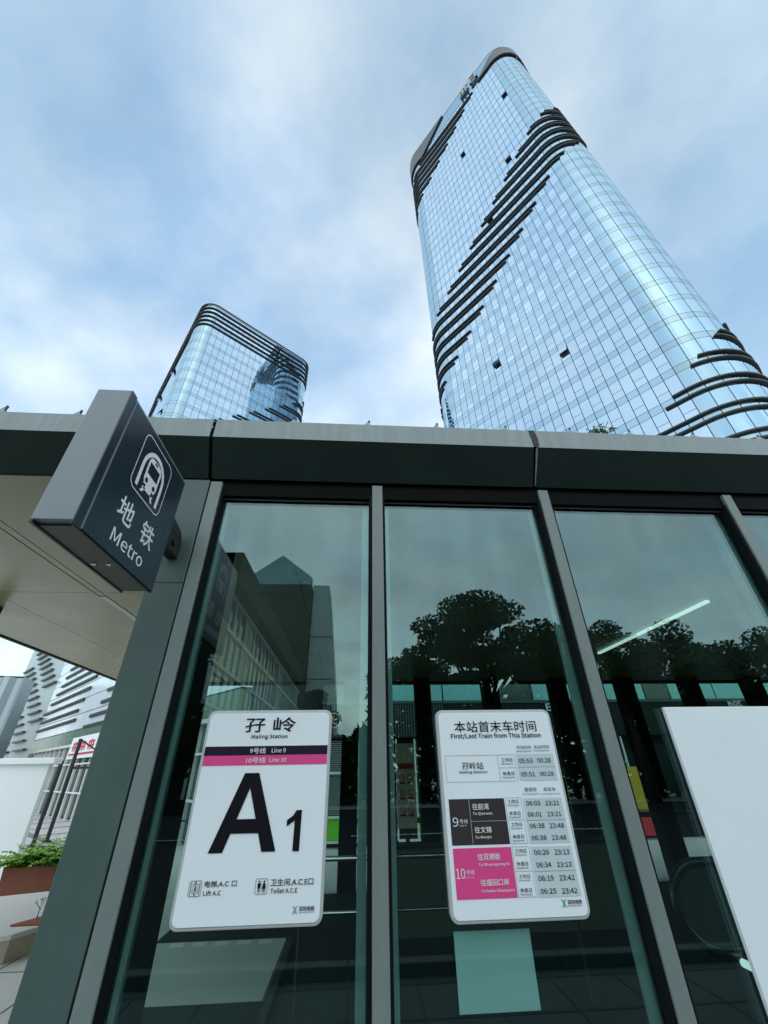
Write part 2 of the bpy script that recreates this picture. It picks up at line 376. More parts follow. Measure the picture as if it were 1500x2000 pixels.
# torn sealant tape on the joint near the middle
b = MB(); x = JX[3] if abs(JX[3]-1.15) < .1 else 1.15
pts = [(x-.018, 3.519), (x+.020, 3.517), (x+.030, 3.45), (x+.028, 3.385), (x+.012, 3.371), (x-.010, 3.376), (x-.006, 3.42), (x-.014, 3.46)]
b.prism(pts, LIPY-.004, LIPY-.001, 'y'); obj('torn_tape', b, 'seam', st)
b = MB(); b.prism([(LIPY+.003, 3.366), (-.01, 3.168), (-.006, 3.163), (LIPY-.001, 3.36)], x+.003, x+.013, 'x'); obj('sealant_bead', b, 'sealant', st)
box('roof_deck', (XL+.02, XR-.02, LIPY+.07, YB, 3.33, 3.50), 'post_grey', st)
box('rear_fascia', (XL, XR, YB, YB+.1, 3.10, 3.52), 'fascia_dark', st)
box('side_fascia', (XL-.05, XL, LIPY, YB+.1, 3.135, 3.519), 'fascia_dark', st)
# little clips that hold the earthing wire along the roof edge
for px, py in ((155, 803), (575, 818), (718, 824), (851, 829), (985, 834), (1111, 839), (1228, 844), (1353, 850), (1482, 855), (8, 797)):
    c = at_y(px, py, LIPY+.02); b = MB(); xx = c.x; zz = 3.519; h = .044 if px > 20 else .06
    b.add([(xx-.022, LIPY+.004, zz), (xx+.022, LIPY+.004, zz), (xx+.022, LIPY+.05, zz), (xx-.022, LIPY+.05, zz), (xx-.004, LIPY+.02, zz+h), (xx+.004, LIPY+.02, zz+h), (xx+.004, LIPY+.03, zz+h), (xx-.004, LIPY+.03, zz+h)],
          [(3, 2, 1, 0), (4, 5, 6, 7), (0, 1, 5, 4), (1, 2, 6, 5), (2, 3, 7, 6), (3, 0, 4, 7)])
    q = obj('roof_clip', b, 'sealant', st)
    b = MB(); b.tube([(xx+.006, LIPY+.025, zz+h*.5), (xx+.010, LIPY+.025, zz+h+.014)], .008, 6); obj('clip_cap', b, 'dark_metal', q)
# soffit and ceiling panels, with the light slot on the left
xs = [XL+.02, -3.60, -2.625, None, -2.545, -1.55, -.55, .45, 1.45, 2.45, 3.45, 4.45, 5.45, 6.45, 7.45, 8.45, XR-.02]
ys = [.135, 1.96, 3.92, 5.88, YB-.005]
for i in range(len(xs)-1):
    if xs[i] is None or xs[i+1] is None: continue
    for j in range(len(ys)-1):
        y0 = ys[j] if (j or xs[i+1] > -1.0) else .012
        if j == 0 and xs[i] < -1.0 and xs[i+1] > -1.2: y0 = .175
        box('soffit_panel', (xs[i]+.003, xs[i+1]-.003, y0+.003, ys[j+1]-.003, ZS, ZS+.03), 'soffit' if xs[i+1] < -1.0 else 'shaded_ceiling', st)
box('soffit_backing', (XL+.01, XR-.01, .2, YB-.01, ZS+.05, ZS+.06), 'seam', st)
box('light_slot', (-2.617, -2.553, .02, 2.06, ZS+.001, ZS+.03), 'soffit', st)
box('strip_light', (-2.618, -2.552, 2.07, 5.9, ZS-.004, ZS+.02), 'diffuser', st)
box('strip_light', (3.872, 3.918, 2.0, 4.37, ZS-.03, ZS-.004), 'led', st)
# rear glass wall with its dark columns
cxs = [-.05, 1.35, 2.72, 4.12, 5.55, 6.95, 8.35, 9.6]
for i, x in enumerate(cxs):
    box('rear_column', (x-.15, x+.15, 6.45, 6.72, 0, ZS-.002), 'black', st)
for a, c in zip(cxs[:-1], cxs[1:]):
    box('rear_glass', (a+.01, c-.01, 6.735, 6.745, .9, ZS-.01), 'far_glass', st)
    box('rear_rail', (a+.155, c-.155, 6.5, 6.70, .84, .90), 'parapet', st)
box('end_light_block', (XR-.2, XR-.1, .2, YB-.1, 0, ZS-.002), 'shop_dark', st)  # unseen wall, added to keep light out of the right end
box('interior_floor', (-.62, XR-.25, .13, 6.4, .004, .012), 'dark_floor', st)
box('entrance_floor', (XL, -2.15, .18, 6.4, .004, .016), 'stone_floor', st)
box('landing', (-2.145, -.70, 2.95, 4.45, .004, .016), 'stone_floor', st)
box('shade_sheet', (-2.145, -.63, .18, 2.945, .004, .014), 'dark_floor', st); box('shade_sheet', (-2.145, -.63, 4.455, 6.4, .004, .014), 'dark_floor', st)  # dark sheets, not mats, added to paint the floor around the landing dim
for k in range(5): box('step_edge', (-1.95+k*.24, -1.80+k*.24, 4.30, 4.42, .0165, .019), 'print_white', st)
for y in (1.4, 2.6, 3.8): box('floor_joint', (XL+.01, -2.16, y, y+.012, .016, .018), 'seam', st)
for x_ in (-3.4, -2.75): box('floor_joint', (x_, x_+.012, .19, 6.39, .0165, .0185), 'seam', st)
box('side_return', (-.925, -.862, .13, .56, 0, 3.145), 'black', st)
pw = box('stairwell_wall', (.45, 2.95, 3.2, 3.34, .012, .93), 'parapet', st)
box('coping', (.43, 2.97, 3.17, 3.37, .931, .955), 'shop_dark', pw)
box('skirting', (.46, 2.94, 3.185, 3.199, .012, .28), 'dark_floor', pw)
box('stairwell_rail', (-.66, -.60, .9, 4.3, .012, .06), 'dark_metal', st)

# roof-side weed on the edge
def blade(b, p, d, L, wd, droop, seg=3, mi=0):
    p = Vector(p); d = Vector(d).normalized(); side = d.cross(Vector((0, 0, 1)));
    side = side.normalized() if side.length > .01 else Vector((1, 0, 0))
    side = (side+Vector((random.uniform(-.4, .4), random.uniform(-.4, .4), random.uniform(-.4, .4)))).normalized()
    V = []; q = p.copy()
    for i in range(seg+1):
        t = i/seg; ww = wd*(math.sin(math.pi*min(.98, t*.85+.12)))
        V += [q-side*ww/2, q+side*ww/2]; d = (d+Vector((0, 0, -droop/seg))).normalized(); q = q+d*(L/seg)
    b.add(V, [(2*i, 2*i+1, 2*i+3, 2*i+2) for i in range(seg)], mi)
tuft = thing('weed', 'small bright green weed sprouting on the roof edge below the tall tower', 'plant', (1.67, -.11, 3.515))
b = MB(); bs = MB()
for k in range(9):
    a = R(20+140*k/8+random.uniform(-8, 8)); L_ = random.uniform(.07, .13)
    e = Vector((1.67+math.cos(a)*L_, -.11+random.uniform(-.05, .05), 3.53+math.sin(a)*L_*.9+.01))
    bs.tube([(1.67, -.11, 3.515), (1.67*.5+e.x*.5, e.y, 3.515*.45+e.z*.55+.01), e], [.003, .002, .0012], 4)
    for j in range(10):
        t = random.uniform(.3, 1.0); p = Vector((1.67, -.11, 3.515)).lerp(e, t)
        blade(b, p, (random.uniform(-1, 1), random.uniform(-1, 1), random.uniform(-.2, .8)), random.uniform(.02, .04), .011, .5, 2)
obj('leaf', b, 'leaf_tuft', tuft, fix=False, kind='stuff'); obj('stem', bs, 'leaf_tuft', tuft)

# ================================================================== PROJECTING METRO SIGN
SX0, SX1, SY0, SY1, SZ0, SZ1 = -1.09, -.95, -.868, -.23, 2.314, 2.960
ms = thing('metro_sign', 'projecting dark grey metro box sign fixed to the corner post', 'sign', ((SX0+SX1)/2, SY1, SZ0))
box('casing', (SX0, SX1-.004, SY0, SY1, SZ0+.012, SZ1), 'sign_body', ms, .0035)
box('edge_strip', (SX1-.0038, SX1, SY0+.001, SY0+.042, SZ0+.002, SZ1-.001), 'sign_face', ms)
fp = box('face_panel', (SX1-.003, SX1+.003, SY0+.048, SY1-.006, SZ0+.004, SZ1-.018), 'sign_face', ms, .0015)
box('edge_bead', (SX1-.002, SX1+.0035, SY0+.044, SY0+.047, SZ0+.004, SZ1-.018), 'sign_body', ms)
bp_ = box('base_plate', (SX0+.012, SX1-.012, SY0+.03, SY1-.012, SZ0+.004, SZ0+.0118), 'base_olive', ms)
box('casing_rim', (SX0, SX0+.010, SY0, SY1, SZ0, SZ0+.0118), 'dark_metal', ms); box('casing_rim', (SX1-.011, SX1-.004, SY0, SY1, SZ0, SZ0+.0118), 'dark_metal', ms)
for x_ in (-1.05, -.992):
    b = MB(); b.tube([(x_, -.54, SZ0+.0038), (x_, -.54, SZ0-.002)], [.011, .009], 12); obj('screw', b, 'chrome', ms)
br = box('bracket', (-1.045, -.985, SY1, -.001, 2.60, 2.70), 'dark_metal', ms, .004)
b = MB(); b.prism([(SY1, 2.705), (SY1+.05, 2.78), (-.03, 2.75), (-.001, 2.71)], -1.04, -.99, 'x'); obj('gusset', b, 'dark_metal', br)
b = MB(); b.tube([(-.984, -.10, 2.65), (-.972, -.10, 2.65)], .018, 6); obj('bolt', b, 'dark_metal', br)
FXs = SX1+.0042
def fu(u, v): return (FXs, SY0+u, SZ0+v)
def face_text(s, u0, u1, v0, v1, bold=0):
    V, Fc = text_shape(s, 0); b = MB(); k = v1-v0
    for dx, dz, dy in heavier(bold): b.add([(FXs+dy, SY0+u0+(u1-u0)*a+dx*k, SZ0+v0+(v1-v0)*c+dz*k) for a, c in V], Fc)
    obj('lettering', b, 'print_white', ms, fix=False)
def ring2(outer, inner):
    n = len(outer); b = MB(); b.add([fu(*p) for p in outer]+[fu(*p) for p in inner], [(i, (i+1) % n, n+(i+1) % n, n+i) for i in range(n)]); return b
def poly2(P, name='pictogram'):
    b = MB(); b.add([fu(*p) for p in P], [list(range(len(P)))]); return obj(name, b, 'print_white', ms, fix=False)
face_text('地', .183, .300, .147, .250, .012); face_text('铁', .383, .500, .145, .250, .012); face_text('Metro', .203, .470, .050, .106, .012)
obj('pictogram', ring2(round_rect(.184, .474, .306, .592, .040), round_rect(.1885, .4695, .3105, .5875, .036)), 'print_white', ms, fix=False)
def arch(u0, u1, v0, vc, wd):
    c = (u0+u1)/2; ro = (u1-u0)/2; ri = ro-wd; n = 14
    o_ = [(u0, v0)]+[(c+ro*math.cos(R(180-180*i/n)), vc+ro*math.sin(R(180-180*i/n))) for i in range(n+1)]+[(u1, v0)]
    i_ = [(u0+wd, v0)]+[(c+ri*math.cos(R(180-180*i/n)), vc+ri*math.sin(R(180-180*i/n))) for i in range(n+1)]+[(u1-wd, v0)]
    b = MB(); k = len(o_); b.add([fu(*p) for p in o_]+[fu(*p) for p in i_], [(i, i+1, k+i+1, k+i) for i in range(k-1)]); obj('pictogram', b, 'print_white', ms, fix=False)
arch(.222, .436, .332, .447, .021)
# train front: body with a window and two lamps left out, then its two feet
c = .329
def pl(P): poly2([(c+a, b_) for a, b_ in P])
pl([(-.062, .400), (-.062, .432), (.062, .432), (.062, .400)])
pl([(-.062, .432), (-.062, .492), (-.048, .492), (-.048, .432)]); pl([(.048, .432), (.048, .492), (.062, .492), (.062, .432)])
pl([(-.062, .492), (-.050, .512), (-.025, .521), (.025, .521), (.050, .512), (.062, .492)])
pl([(-.062, .400), (-.030, .400), (-.030, .378), (-.050, .374)]); pl([(.062, .400), (.050, .374), (.030, .378), (.030, .400)])
pl([(-.030, .400), (.030, .400), (.030, .360), (-.030, .360)])
pl([(-.052, .360), (.052, .360), (.052, .352), (-.052, .352)])
pl([(-.062, .330), (-.044, .330), (-.020, .360), (-.038, .360)]); pl([(.062, .330), (.044, .330), (.020, .360), (.038, .360)])
def disc(u, v, r, m_):
    b = MB(); b.add([(FXs+.0006, SY0+u+r*math.cos(R(30*i)), SZ0+v+r*math.sin(R(30*i))) for i in range(12)], [list(range(12))]); obj('pictogram', b, m_, ms, fix=False)
disc(c-.036, .398, .013, 'sign_face'); disc(c+.036, .398, .013, 'sign_face')
b = MB(); b.add([(FXs+.0006, SY0+c+a, SZ0+v) for a, v in ((-.014, .505), (.014, .505), (.014, .515), (-.014, .515))], [(0, 1, 2, 3)]); obj('pictogram', b, 'sign_face', ms, fix=False)

# ================================================================== BOARDS ON THE GLASS
BY = .028
def board(name, label, x0, x1, z0, z1):
    t = thing(name, label, 'sign', ((x0+x1)/2, .06, z0))
    b = MB(); b.prism(round_rect(x0, x1, z0, z1, .032), BY+.004, .0585, 'y'); obj('backing', b, 'board_rim', t, .004)
    b = MB(); b.prism(round_rect(x0+.012, x1-.012, z0+.012, z1-.012, .022), BY, BY+.0038, 'y'); obj('printed_face', b, 'board_white', t)
    return t
class Print:
    """lays print on a board from positions measured on the photograph, projected onto the board's own plane"""
    def __init__(s, t, ox, oy, scale): s.t, s.ox, s.oy, s.s = t, ox, oy, scale
    def P(s, x, y): p = at_y(s.ox+x/s.s, s.oy+y/s.s, BY); return p.x, p.z
    def txt(s, body, x0, y0, x1, y1, m_='print_black', bold=0.0):
        ym = (y0+y1)/2; xm = (x0+x1)/2
        text_y(body, s.P(x0, ym)[0], s.P(x1, ym)[0], s.P(xm, y1)[1], s.P(xm, y0)[1], BY-.0024, m_, s.t, bold)
    def rect(s, X0, X1, Z0, Z1, m_, y=.0012, name='print_panel'):
        b = MB(); b.add([(X0, BY-y, Z0), (X1, BY-y, Z0), (X1, BY-y, Z1), (X0, BY-y, Z1)], [(0, 1, 2, 3)]); return obj(name, b, m_, s.t, fix=False)
    def quad(s, pts, m_, y=.0012, name='print_panel'):
        q = [s.P(*p) for p in pts]; X0 = (q[0][0]+q[3][0])/2; X1 = (q[1][0]+q[2][0])/2; Z1 = (q[0][1]+q[1][1])/2; Z0 = (q[2][1]+q[3][1])/2
        s.rect(X0, X1, Z0, Z1, m_, y, name); return X0, X1, Z0, Z1
    def frame(s, X0, X1, Z0, Z1, wd, m_='print_line', y=.0018):
        b = MB(); O = [(X0, Z0), (X1, Z0), (X1, Z1), (X0, Z1)]; I = [(X0+wd, Z0+wd), (X1-wd, Z0+wd), (X1-wd, Z1-wd), (X0+wd, Z1-wd)]
        b.add([(a, BY-y, c) for a, c in O+I], [(i, (i+1) % 4, 4+(i+1) % 4, 4+i) for i in range(4)]); obj('print_line', b, m_, s.t, fix=False)
    def polyg(s, P, m_, y=.0024, name='pictogram'):
        b = MB(); b.add([(a, BY-y, c) for a, c in P], [list(range(len(P)))]); obj(name, b, m_, s.t, fix=False)
    def logo(s, x0, y0, x1, y1):
        ym = (y0+y1)/2; X0, X1 = s.P(x0, ym)[0], s.P(x1, ym)[0]; Z1, Z0 = s.P(x0, y0)[1], s.P(x0, y1)[1]; w_, h_ = X1-X0, Z1-Z0
        for sg in (-1, 1):
            xm = (X0+X1)/2; P = []
            for i in range(7):
                t = i/6; P.append((xm+sg*w_*(.16+.34*(2*t-1)**2), Z0+h_*t))
            for i in range(7):
                t = 1-i/6; P.append((xm+sg*w_*(.05+.26*(2*t-1)**2*.8), Z0+h_*t))
            s.polyg(P, 'print_green')
        for k in (-.03, .03):
            xm = (X0+X1)/2+k*w_*1.2; s.polyg([(xm-.02*w_, Z0+h_*.06), (xm+.02*w_, Z0+h_*.06), (xm+.02*w_, Z0+h_*.94), (xm-.02*w_, Z0+h_*.94)], 'print_green')

k_ = (2.1+BY)/2.1
AX0, AX1, AZ0, AZ1 = -.655*k_, -.098*k_, 1.6-.4825*k_, 1.6+.2425*k_
ta = board('station_name_board', 'white station name board with big black A1 and black and pink line stripes', AX0, AX1, AZ0, AZ1)
pa = Print(ta, 320, 1370, 4.1667)
pa.txt('孖', 668, 140, 825, 250, bold=.014); pa.txt('岭', 895, 130, 1075, 245, bold=.014)
pa.txt('Maling Station', 715, 268, 1008, 308, bold=.022)
X0, X1 = AX0+.0135, AX1-.0135
zA = pa.P(850, 362)[1]; zB = pa.P(850, 436)[1]; zC = pa.P(850, 517)[1]
pa.rect(X0, X1, zB, zA, 'print_navy'); pa.rect(X0, X1, zC, zB-.0003, 'print_pink')
pa.txt('9号线', 703, 378, 830, 425, 'print_white', .01); pa.txt('Line 9', 880, 380, 992, 415, 'print_white', .015)
pa.txt('10号线', 672, 455, 828, 502, 'print_white', .01); pa.txt('Line 10', 862, 457, 995, 492, 'print_white', .015)
def heavy(P, outer, holes=()):
    for q in outer: P.polyg([P.P(*c_) for c_ in q], 'print_black', name='lettering')
# the big A and 1, drawn as heavy strokes in board coordinates
aL = pa.P(358, 1235)[0]; aR = pa.P(908, 1222)[0]; aB = pa.P(630, 1228)[1]; aT = pa.P(717, 582)[1]
H_ = aT-aB; W_ = aR-aL
def ap(u, v): return (aL+W_*u, aB+H_*v)
sl = .40    # apex half-flat
pa.polyg([ap(0, 0), ap(.21, 0), ap(.50, .80), ap(.50, 1), ap(.385, 1)], 'print_black', name='lettering')
pa.polyg([ap(1, 0), ap(.615, 1), ap(.50, 1), ap(.50, .80), ap(.79, 0)], 'print_black', name='lettering')
pa.polyg([ap(.21+.29*.28, .225), ap(.79-.29*.28, .225), ap(.79-.29*.50, .40), ap(.21+.29*.50, .40)], 'print_black', .0030, name='lettering')
oL = pa.P(1000, 1010)[0]; oR = pa.P(1107, 1120)[0]; oB = pa.P(1080, 1217)[1]; oT = pa.P(1090, 883)[1]
H1, W1 = oT-oB, oR-oL
def op(u, v): return (oL+W1*u, oB+H1*v)
pa.polyg([op(.54, 0), op(1, 0), op(1, 1), op(.62, 1), op(.54, .74)], 'print_black', name='lettering')
pa.polyg([op(0, .60), op(.54, .74), op(.62, 1), op(.40, .86), op(0, .76)], 'print_black', .0030, name='lettering')
# lift and toilet pictograms
def icon_frame(x0, y0, x1, y1):
    ym = (y0+y1)/2; a, c_ = pa.P(x0, ym)[0], pa.P(x1, ym)[0]; t_, b_ = pa.P((x0+x1)/2, y0)[1], pa.P((x0+x1)/2, y1)[1]
    O = round_rect(a, c_, b_, t_, .006, 3); I = round_rect(a+.0017, c_-.0017, b_+.0017, t_-.0017, .0045, 3); n = len(O)
    bb = MB(); bb.add([(p[0], BY-.0024, p[1]) for p in O+I], [(i, (i+1) % n, n+(i+1) % n, n+i) for i in range(n)]); obj('pictogram', bb, 'print_line', ta, fix=False)
    return a, c_, b_, t_
a, c_, b_, t_ = icon_frame(203, 1458, 306, 1588); w_, h_ = c_-a, t_-b_
for u in (.13, .81): pa.polyg([(a+w_*u, b_+h_*.1), (a+w_*(u+.06), b_+h_*.1), (a+w_*(u+.06), b_+h_*.9), (a+w_*u, b_+h_*.9)], 'print_line')
pa.frame(a+w_*.28, a+w_*.72, b_+h_*.22, b_+h_*.78, .0016)
for d_ in (1, -1):
    zc = b_+h_*(.5+.38*d_); pa.polyg([(a+w_*.42, zc-.003*d_), (a+w_*.58, zc-.003*d_), (a+w_*.5, zc+.005*d_)], 'print_black')
pa.polyg([(a+w_*.45, b_+h_*.60), (a+w_*.55, b_+h_*.60), (a+w_*.55, b_+h_*.70), (a+w_*.45, b_+h_*.70)], 'print_black')
pa.polyg([(a+w_*.40, b_+h_*.33), (a+w_*.62, b_+h_*.33), (a+w_*.56, b_+h_*.58), (a+w_*.44, b_+h_*.58)], 'print_line')
a, c_, b_, t_ = icon_frame(745, 1440, 846, 1568); w_, h_ = c_-a, t_-b_
for u, fem in ((.30, 0), (.70, 1)):
    x_ = a+w_*u
    pa.polyg([(x_+.0034*math.cos(R(36*i)), b_+h_*.80+.0036*math.sin(R(36*i))) for i in range(10)], 'print_black')
    if fem: pa.polyg([(x_-w_*.09, b_+h_*.70), (x_+w_*.09, b_+h_*.70), (x_+w_*.15, b_+h_*.34), (x_-w_*.15, b_+h_*.34)], 'print_black')
    else: pa.polyg([(x_-w_*.13, b_+h_*.70), (x_+w_*.13, b_+h_*.70), (x_+w_*.11, b_+h_*.38), (x_-w_*.11, b_+h_*.38)], 'print_black')
    for s_ in (-1, 1): pa.polyg([(x_+s_*w_*.02, b_+h_*.12), (x_+s_*w_*.08, b_+h_*.12), (x_+s_*w_*.08, b_+h_*.375), (x_+s_*w_*.02, b_+h_*.375)], 'print_black')
pa.polyg([(a+w_*.49, b_+h_*.12), (a+w_*.51, b_+h_*.12), (a+w_*.51, b_+h_*.88), (a+w_*.49, b_+h_*.88)], 'print_line')
pa.txt('电梯,A.C 口', 335, 1456, 594, 1510, bold=.012); pa.txt('Lift A.C', 322, 1538, 465, 1578, bold=.02)
pa.txt('卫生间,A.C.E口', 870, 1438, 1217, 1498, bold=.012); pa.txt('Toilet A.C.E', 868, 1517, 1087, 1557, bold=.02)
pa.logo(1045, 1665, 1087, 1727); pa.txt('深圳地铁', 1100, 1663, 1226, 1703, bold=.02); pa.txt('SHENZHEN METRO', 1100, 1709, 1226, 1718, 'print_line', .01)

BX0, BX1, BZ0, BZ1 = .384*k_, .934*k_, 1.6-.495*k_, 1.6+.2365*k_
tb = board('timetable_board', 'white first and last train timetable board with dark and pink blocks', BX0, BX1, BZ0, BZ1)
pb = Print(tb, 830, 1370, 4.2857)
pb.txt('本站首末车时间', 245, 163, 927, 255, bold=.004); pb.txt('First/Last Train from This Station', 217, 265, 968, 312, bold=.024)
for s_, q in (('开站时间', (765, 368, 885, 398)), ('关站时间', (908, 364, 1035, 394)), ('首班车', (830, 717, 935, 752)), ('末班车', (988, 717, 1092, 749))): pb.txt(s_, *q, 'print_line', .005)
for s_, q in (('Opening time', (762, 407, 893, 425)), ('Closing time', (910, 402, 1037, 420)), ('First Train Departure Time', (815, 766, 957, 781)), ('Last Train Departure Time', (968, 764, 1123, 779))): pb.txt(s_, *q, 'print_line', .01)
q = [pb.P(*p) for p in ((165, 457), (745, 443), (775, 665), (183, 680))]
fX0, fX1, fZ1, fZ0 = (q[0][0]+q[3][0])/2, (q[1][0]+q[2][0])/2, (q[0][1]+q[1][1])/2, (q[2][1]+q[3][1])/2
dX = pb.P(620, 560)[0]; mZ = (fZ0+fZ1)/2
pb.frame(fX0, dX, fZ0, fZ1, .0011); pb.frame(dX-.0011, fX1, mZ, fZ1, .0011, y=.002); pb.frame(dX-.0011, fX1, fZ0, mZ+.0011, .0011, y=.0022)
pb.txt('孖岭站', 310, 508, 487, 568, bold=.004); pb.txt('Maling Station', 288, 580, 520, 606, bold=.024)
def cell(pts, nline):
    X0, X1, Z0, Z1 = pb.quad(pts, 'print_grey')
    for i in range(1, nline):
        z = Z0+(Z1-Z0)*i/nline; pb.rect(X0, X1, z-.0006, z+.0006, 'print_line', .0018, 'print_line')
cell([(760, 441), (1072, 435), (1108, 657), (794, 665)], 2)
cell([(818, 811), (1138, 803), (1215, 1180), (880, 1190)], 2); cell([(882, 1215), (1222, 1205), (1305, 1630), (948, 1640)], 2)
dk = pb.quad([(197, 821), (660, 808), (712, 1193), (228, 1207)], 'print_dark'); pk = pb.quad([(232, 1232), (718, 1217), (778, 1640), (268, 1665)], 'print_pink')
for (X0, X1, Z0, Z1), f_, m_ in ((dk, .36, 'print_grey'), (pk, .36, 'print_pink')):
    x_ = X0+(X1-X0)*f_; zm = (Z0+Z1)/2
    if m_ == 'print_grey':
        pb.rect(x_-.0006, x_+.0006, Z0, Z1, m_, .002, 'print_line'); pb.rect(x_+.0008, X1, zm-.0005, zm+.0005, m_, .002, 'print_line')
for p in ([(668, 808), (800, 803), (862, 1187), (722, 1192)], [(727, 1217), (868, 1212), (935, 1637), (785, 1640)]):
    q = [pb.P(*c_) for c_ in p]; X0, X1, Z1, Z0 = (q[0][0]+q[3][0])/2, (q[1][0]+q[2][0])/2, (q[0][1]+q[1][1])/2, (q[2][1]+q[3][1])/2
    zm = (Z0+Z1)/2; pb.frame(X0, X1, zm, Z1, .001); pb.frame(X0, X1, Z0, zm+.001, .001, y=.002)
for s_, q, bd in (('往前湾', (395, 853, 532, 907), .012), ('To Qianwan', (400, 925, 562, 953), .02), ('往文锦', (415, 1047, 555, 1100), .012), ('To Wenjin', (420, 1124, 557, 1152), .02), ('9', (232, 970, 278, 1048), 0), ('号线', (288, 985, 357, 1021), 0), ('Line 9', (290, 1030, 345, 1046), 0),
                 ('往双拥街', (440, 1270, 628, 1327), .012), ('To Shuangyong St', (447, 1350, 708, 1379), .02), ('往福田口岸', (465, 1485, 704, 1541), .012), ('To Futian Checkpoint', (470, 1570, 752, 1599), .02), ('10', (260, 1398, 335, 1485), 0), ('号线', (345, 1408, 412, 1448), 0), ('Line 10', (345, 1464, 412, 1479), 0)):
    pb.txt(s_, *q, 'print_white', bd)
rows = [((637, 472, 728, 505), '工作日', ('05:53', (785, 478, 900, 515)), ('00:28', (938, 474, 1050, 511))), ((650, 585, 746, 618), '休息日', ('05:51', (805, 590, 918, 627)), ('00:28', (962, 587, 1075, 622))),
        ((692, 820, 780, 853), '工作日', ('06:03', (847, 832, 963, 870)), ('23:21', (1005, 830, 1120, 868))), ((705, 918, 797, 951), '休息日', ('06:01', (860, 925, 975, 963)), ('23:21', (1022, 922, 1138, 960))),
        ((720, 1012, 810, 1045), '工作日', ('06:38', (875, 1020, 998, 1060)), ('23:48', (1040, 1018, 1160, 1057))), ((733, 1112, 827, 1147), '休息日', ('06:38', (892, 1120, 1015, 1160)), ('23:48', (1060, 1117, 1180, 1157))),
        ((752, 1232, 845, 1268), '工作日', ('06:26', (912, 1240, 1037, 1282)), ('23:13', (1083, 1237, 1205, 1280))), ((765, 1338, 862, 1375), '休息日', ('06:34', (932, 1345, 1055, 1388)), ('23:13', (1103, 1342, 1225, 1384))),
        ((783, 1445, 878, 1480), '工作日', ('06:19', (948, 1456, 1075, 1500)), ('23:42', (1122, 1451, 1250, 1495))), ((797, 1560, 893, 1597), '休息日', ('06:25', (967, 1564, 1097, 1608)), ('23:42', (1145, 1560, 1272, 1605)))]
for q, s_, t1, t2 in rows:
    pb.txt(s_, *q, 'print_black', .008); pb.txt('Weekdays' if s_ == '工作日' else 'Weekends', q[0], q[3]+8, q[2]+6, q[3]+24, 'print_line', .02)
    pb.txt(t1[0], *t1[1], 'print_black', .016); pb.txt(t2[0], *t2[1], 'print_black', .016)
pb.logo(1140, 1655, 1187, 1722); pb.txt('深圳地铁', 1192, 1657, 1312, 1695, bold=.02); pb.txt('SHENZHEN METRO', 1195, 1702, 1318, 1712, 'print_line', .01)

pp = box('paper_sheet', (.404, .703, .0735, .0745, .858, 1.071), 'paper'); pp['label'] = 'blank sheet of paper taped behind the glass below the timetable'; pp['category'] = 'paper'
wb = thing('blank_board', 'large blank white panel leaning upright against the right glass pane', 'board', (1.97, .05, 0))
box('panel', (1.535, 2.42, .03, .05, .10, 1.845), 'board_white', wb, .002); box('backing', (1.55, 2.40, .0502, .0585, .0, 1.83), 'board_rim', wb)

# security dome under the canopy
sc_ = thing('security_camera', 'black rounded security camera hanging under the beige canopy soffit', 'camera', (-3.86, 2.42, ZS))
b = MB(); b.tube([(-3.86, 2.42, ZS-.001), (-3.86, 2.42, 3.02)], .055, 12); obj('mount', b, 'dark_metal', sc_)
b = MB(); b.tube([(-3.86, 2.42, 3.02), (-3.86, 2.42, 2.98), (-3.86, 2.42, 2.90), (-3.86, 2.42, 2.85), (-3.86, 2.42, 2.83)], [.06, .085, .088, .06, .02], 16); obj('dome', b, 'rubber', sc_, smooth=True)

# escalator end behind the right pane
es = thing('escalator', 'dark escalator balustrade with rounded black handrail behind the right pane', 'escalator', (3.0, 1.8, 0))
ex0, ez0, ez1 = 2.28, .58, .98
prof = [(ex0+.20+.20*math.cos(R(a)), .78+.20*math.sin(R(a))) for a in range(90, 271, 15)]
b = MB(); b.prism([(5.6, .98)]+prof+[(5.6, .58)], 1.58, 1.61, 'y'); obj('balustrade', b, 'win_dark', es)
b = MB(); b.tube([(5.6, 1.595, 1.0)]+[(ex0+.20+.225*math.cos(R(a)), 1.595, .78+.225*math.sin(R(a))) for a in range(90, 271, 15)]+[(3.3, 1.595, .555)], .032, 10); obj('handrail', b, 'rubber', es, smooth=True)
box('skirt', (2.62, 5.6, 1.50, 1.72, .012, .50), 'dark_metal', es)
box('plate', (2.78, 2.88, 1.565, 1.579, .76, .80), 'black', es)
b = MB(); b.tube([(2.585, 1.576, .50), (2.585, 1.5, .50)], .022, 14); obj('signal_lamp', b, 'led', es)

hr = thing('stair_handrail', 'thin steel stair handrail on posts inside the pavilion below the timetable', 'handrail', (1.2, 2.4, 0))
b = MB(); b.tube([(-.45, 2.6, .95), (2.0, 2.6, .95)], .02, 8); obj('rail', b, 'chrome', hr, smooth=True)
b = MB(); b.tube([(-.45, 2.6, .60), (2.0, 2.6, .60)], .012, 8); obj('rail', b, 'chrome', hr, smooth=True)
for x_ in (-.4, .4, 1.2, 1.95):
    b = MB(); b.tube([(x_, 2.6, .012), (x_, 2.6, .94)], .016, 8); obj('rail_post', b, 'dark_metal', hr)
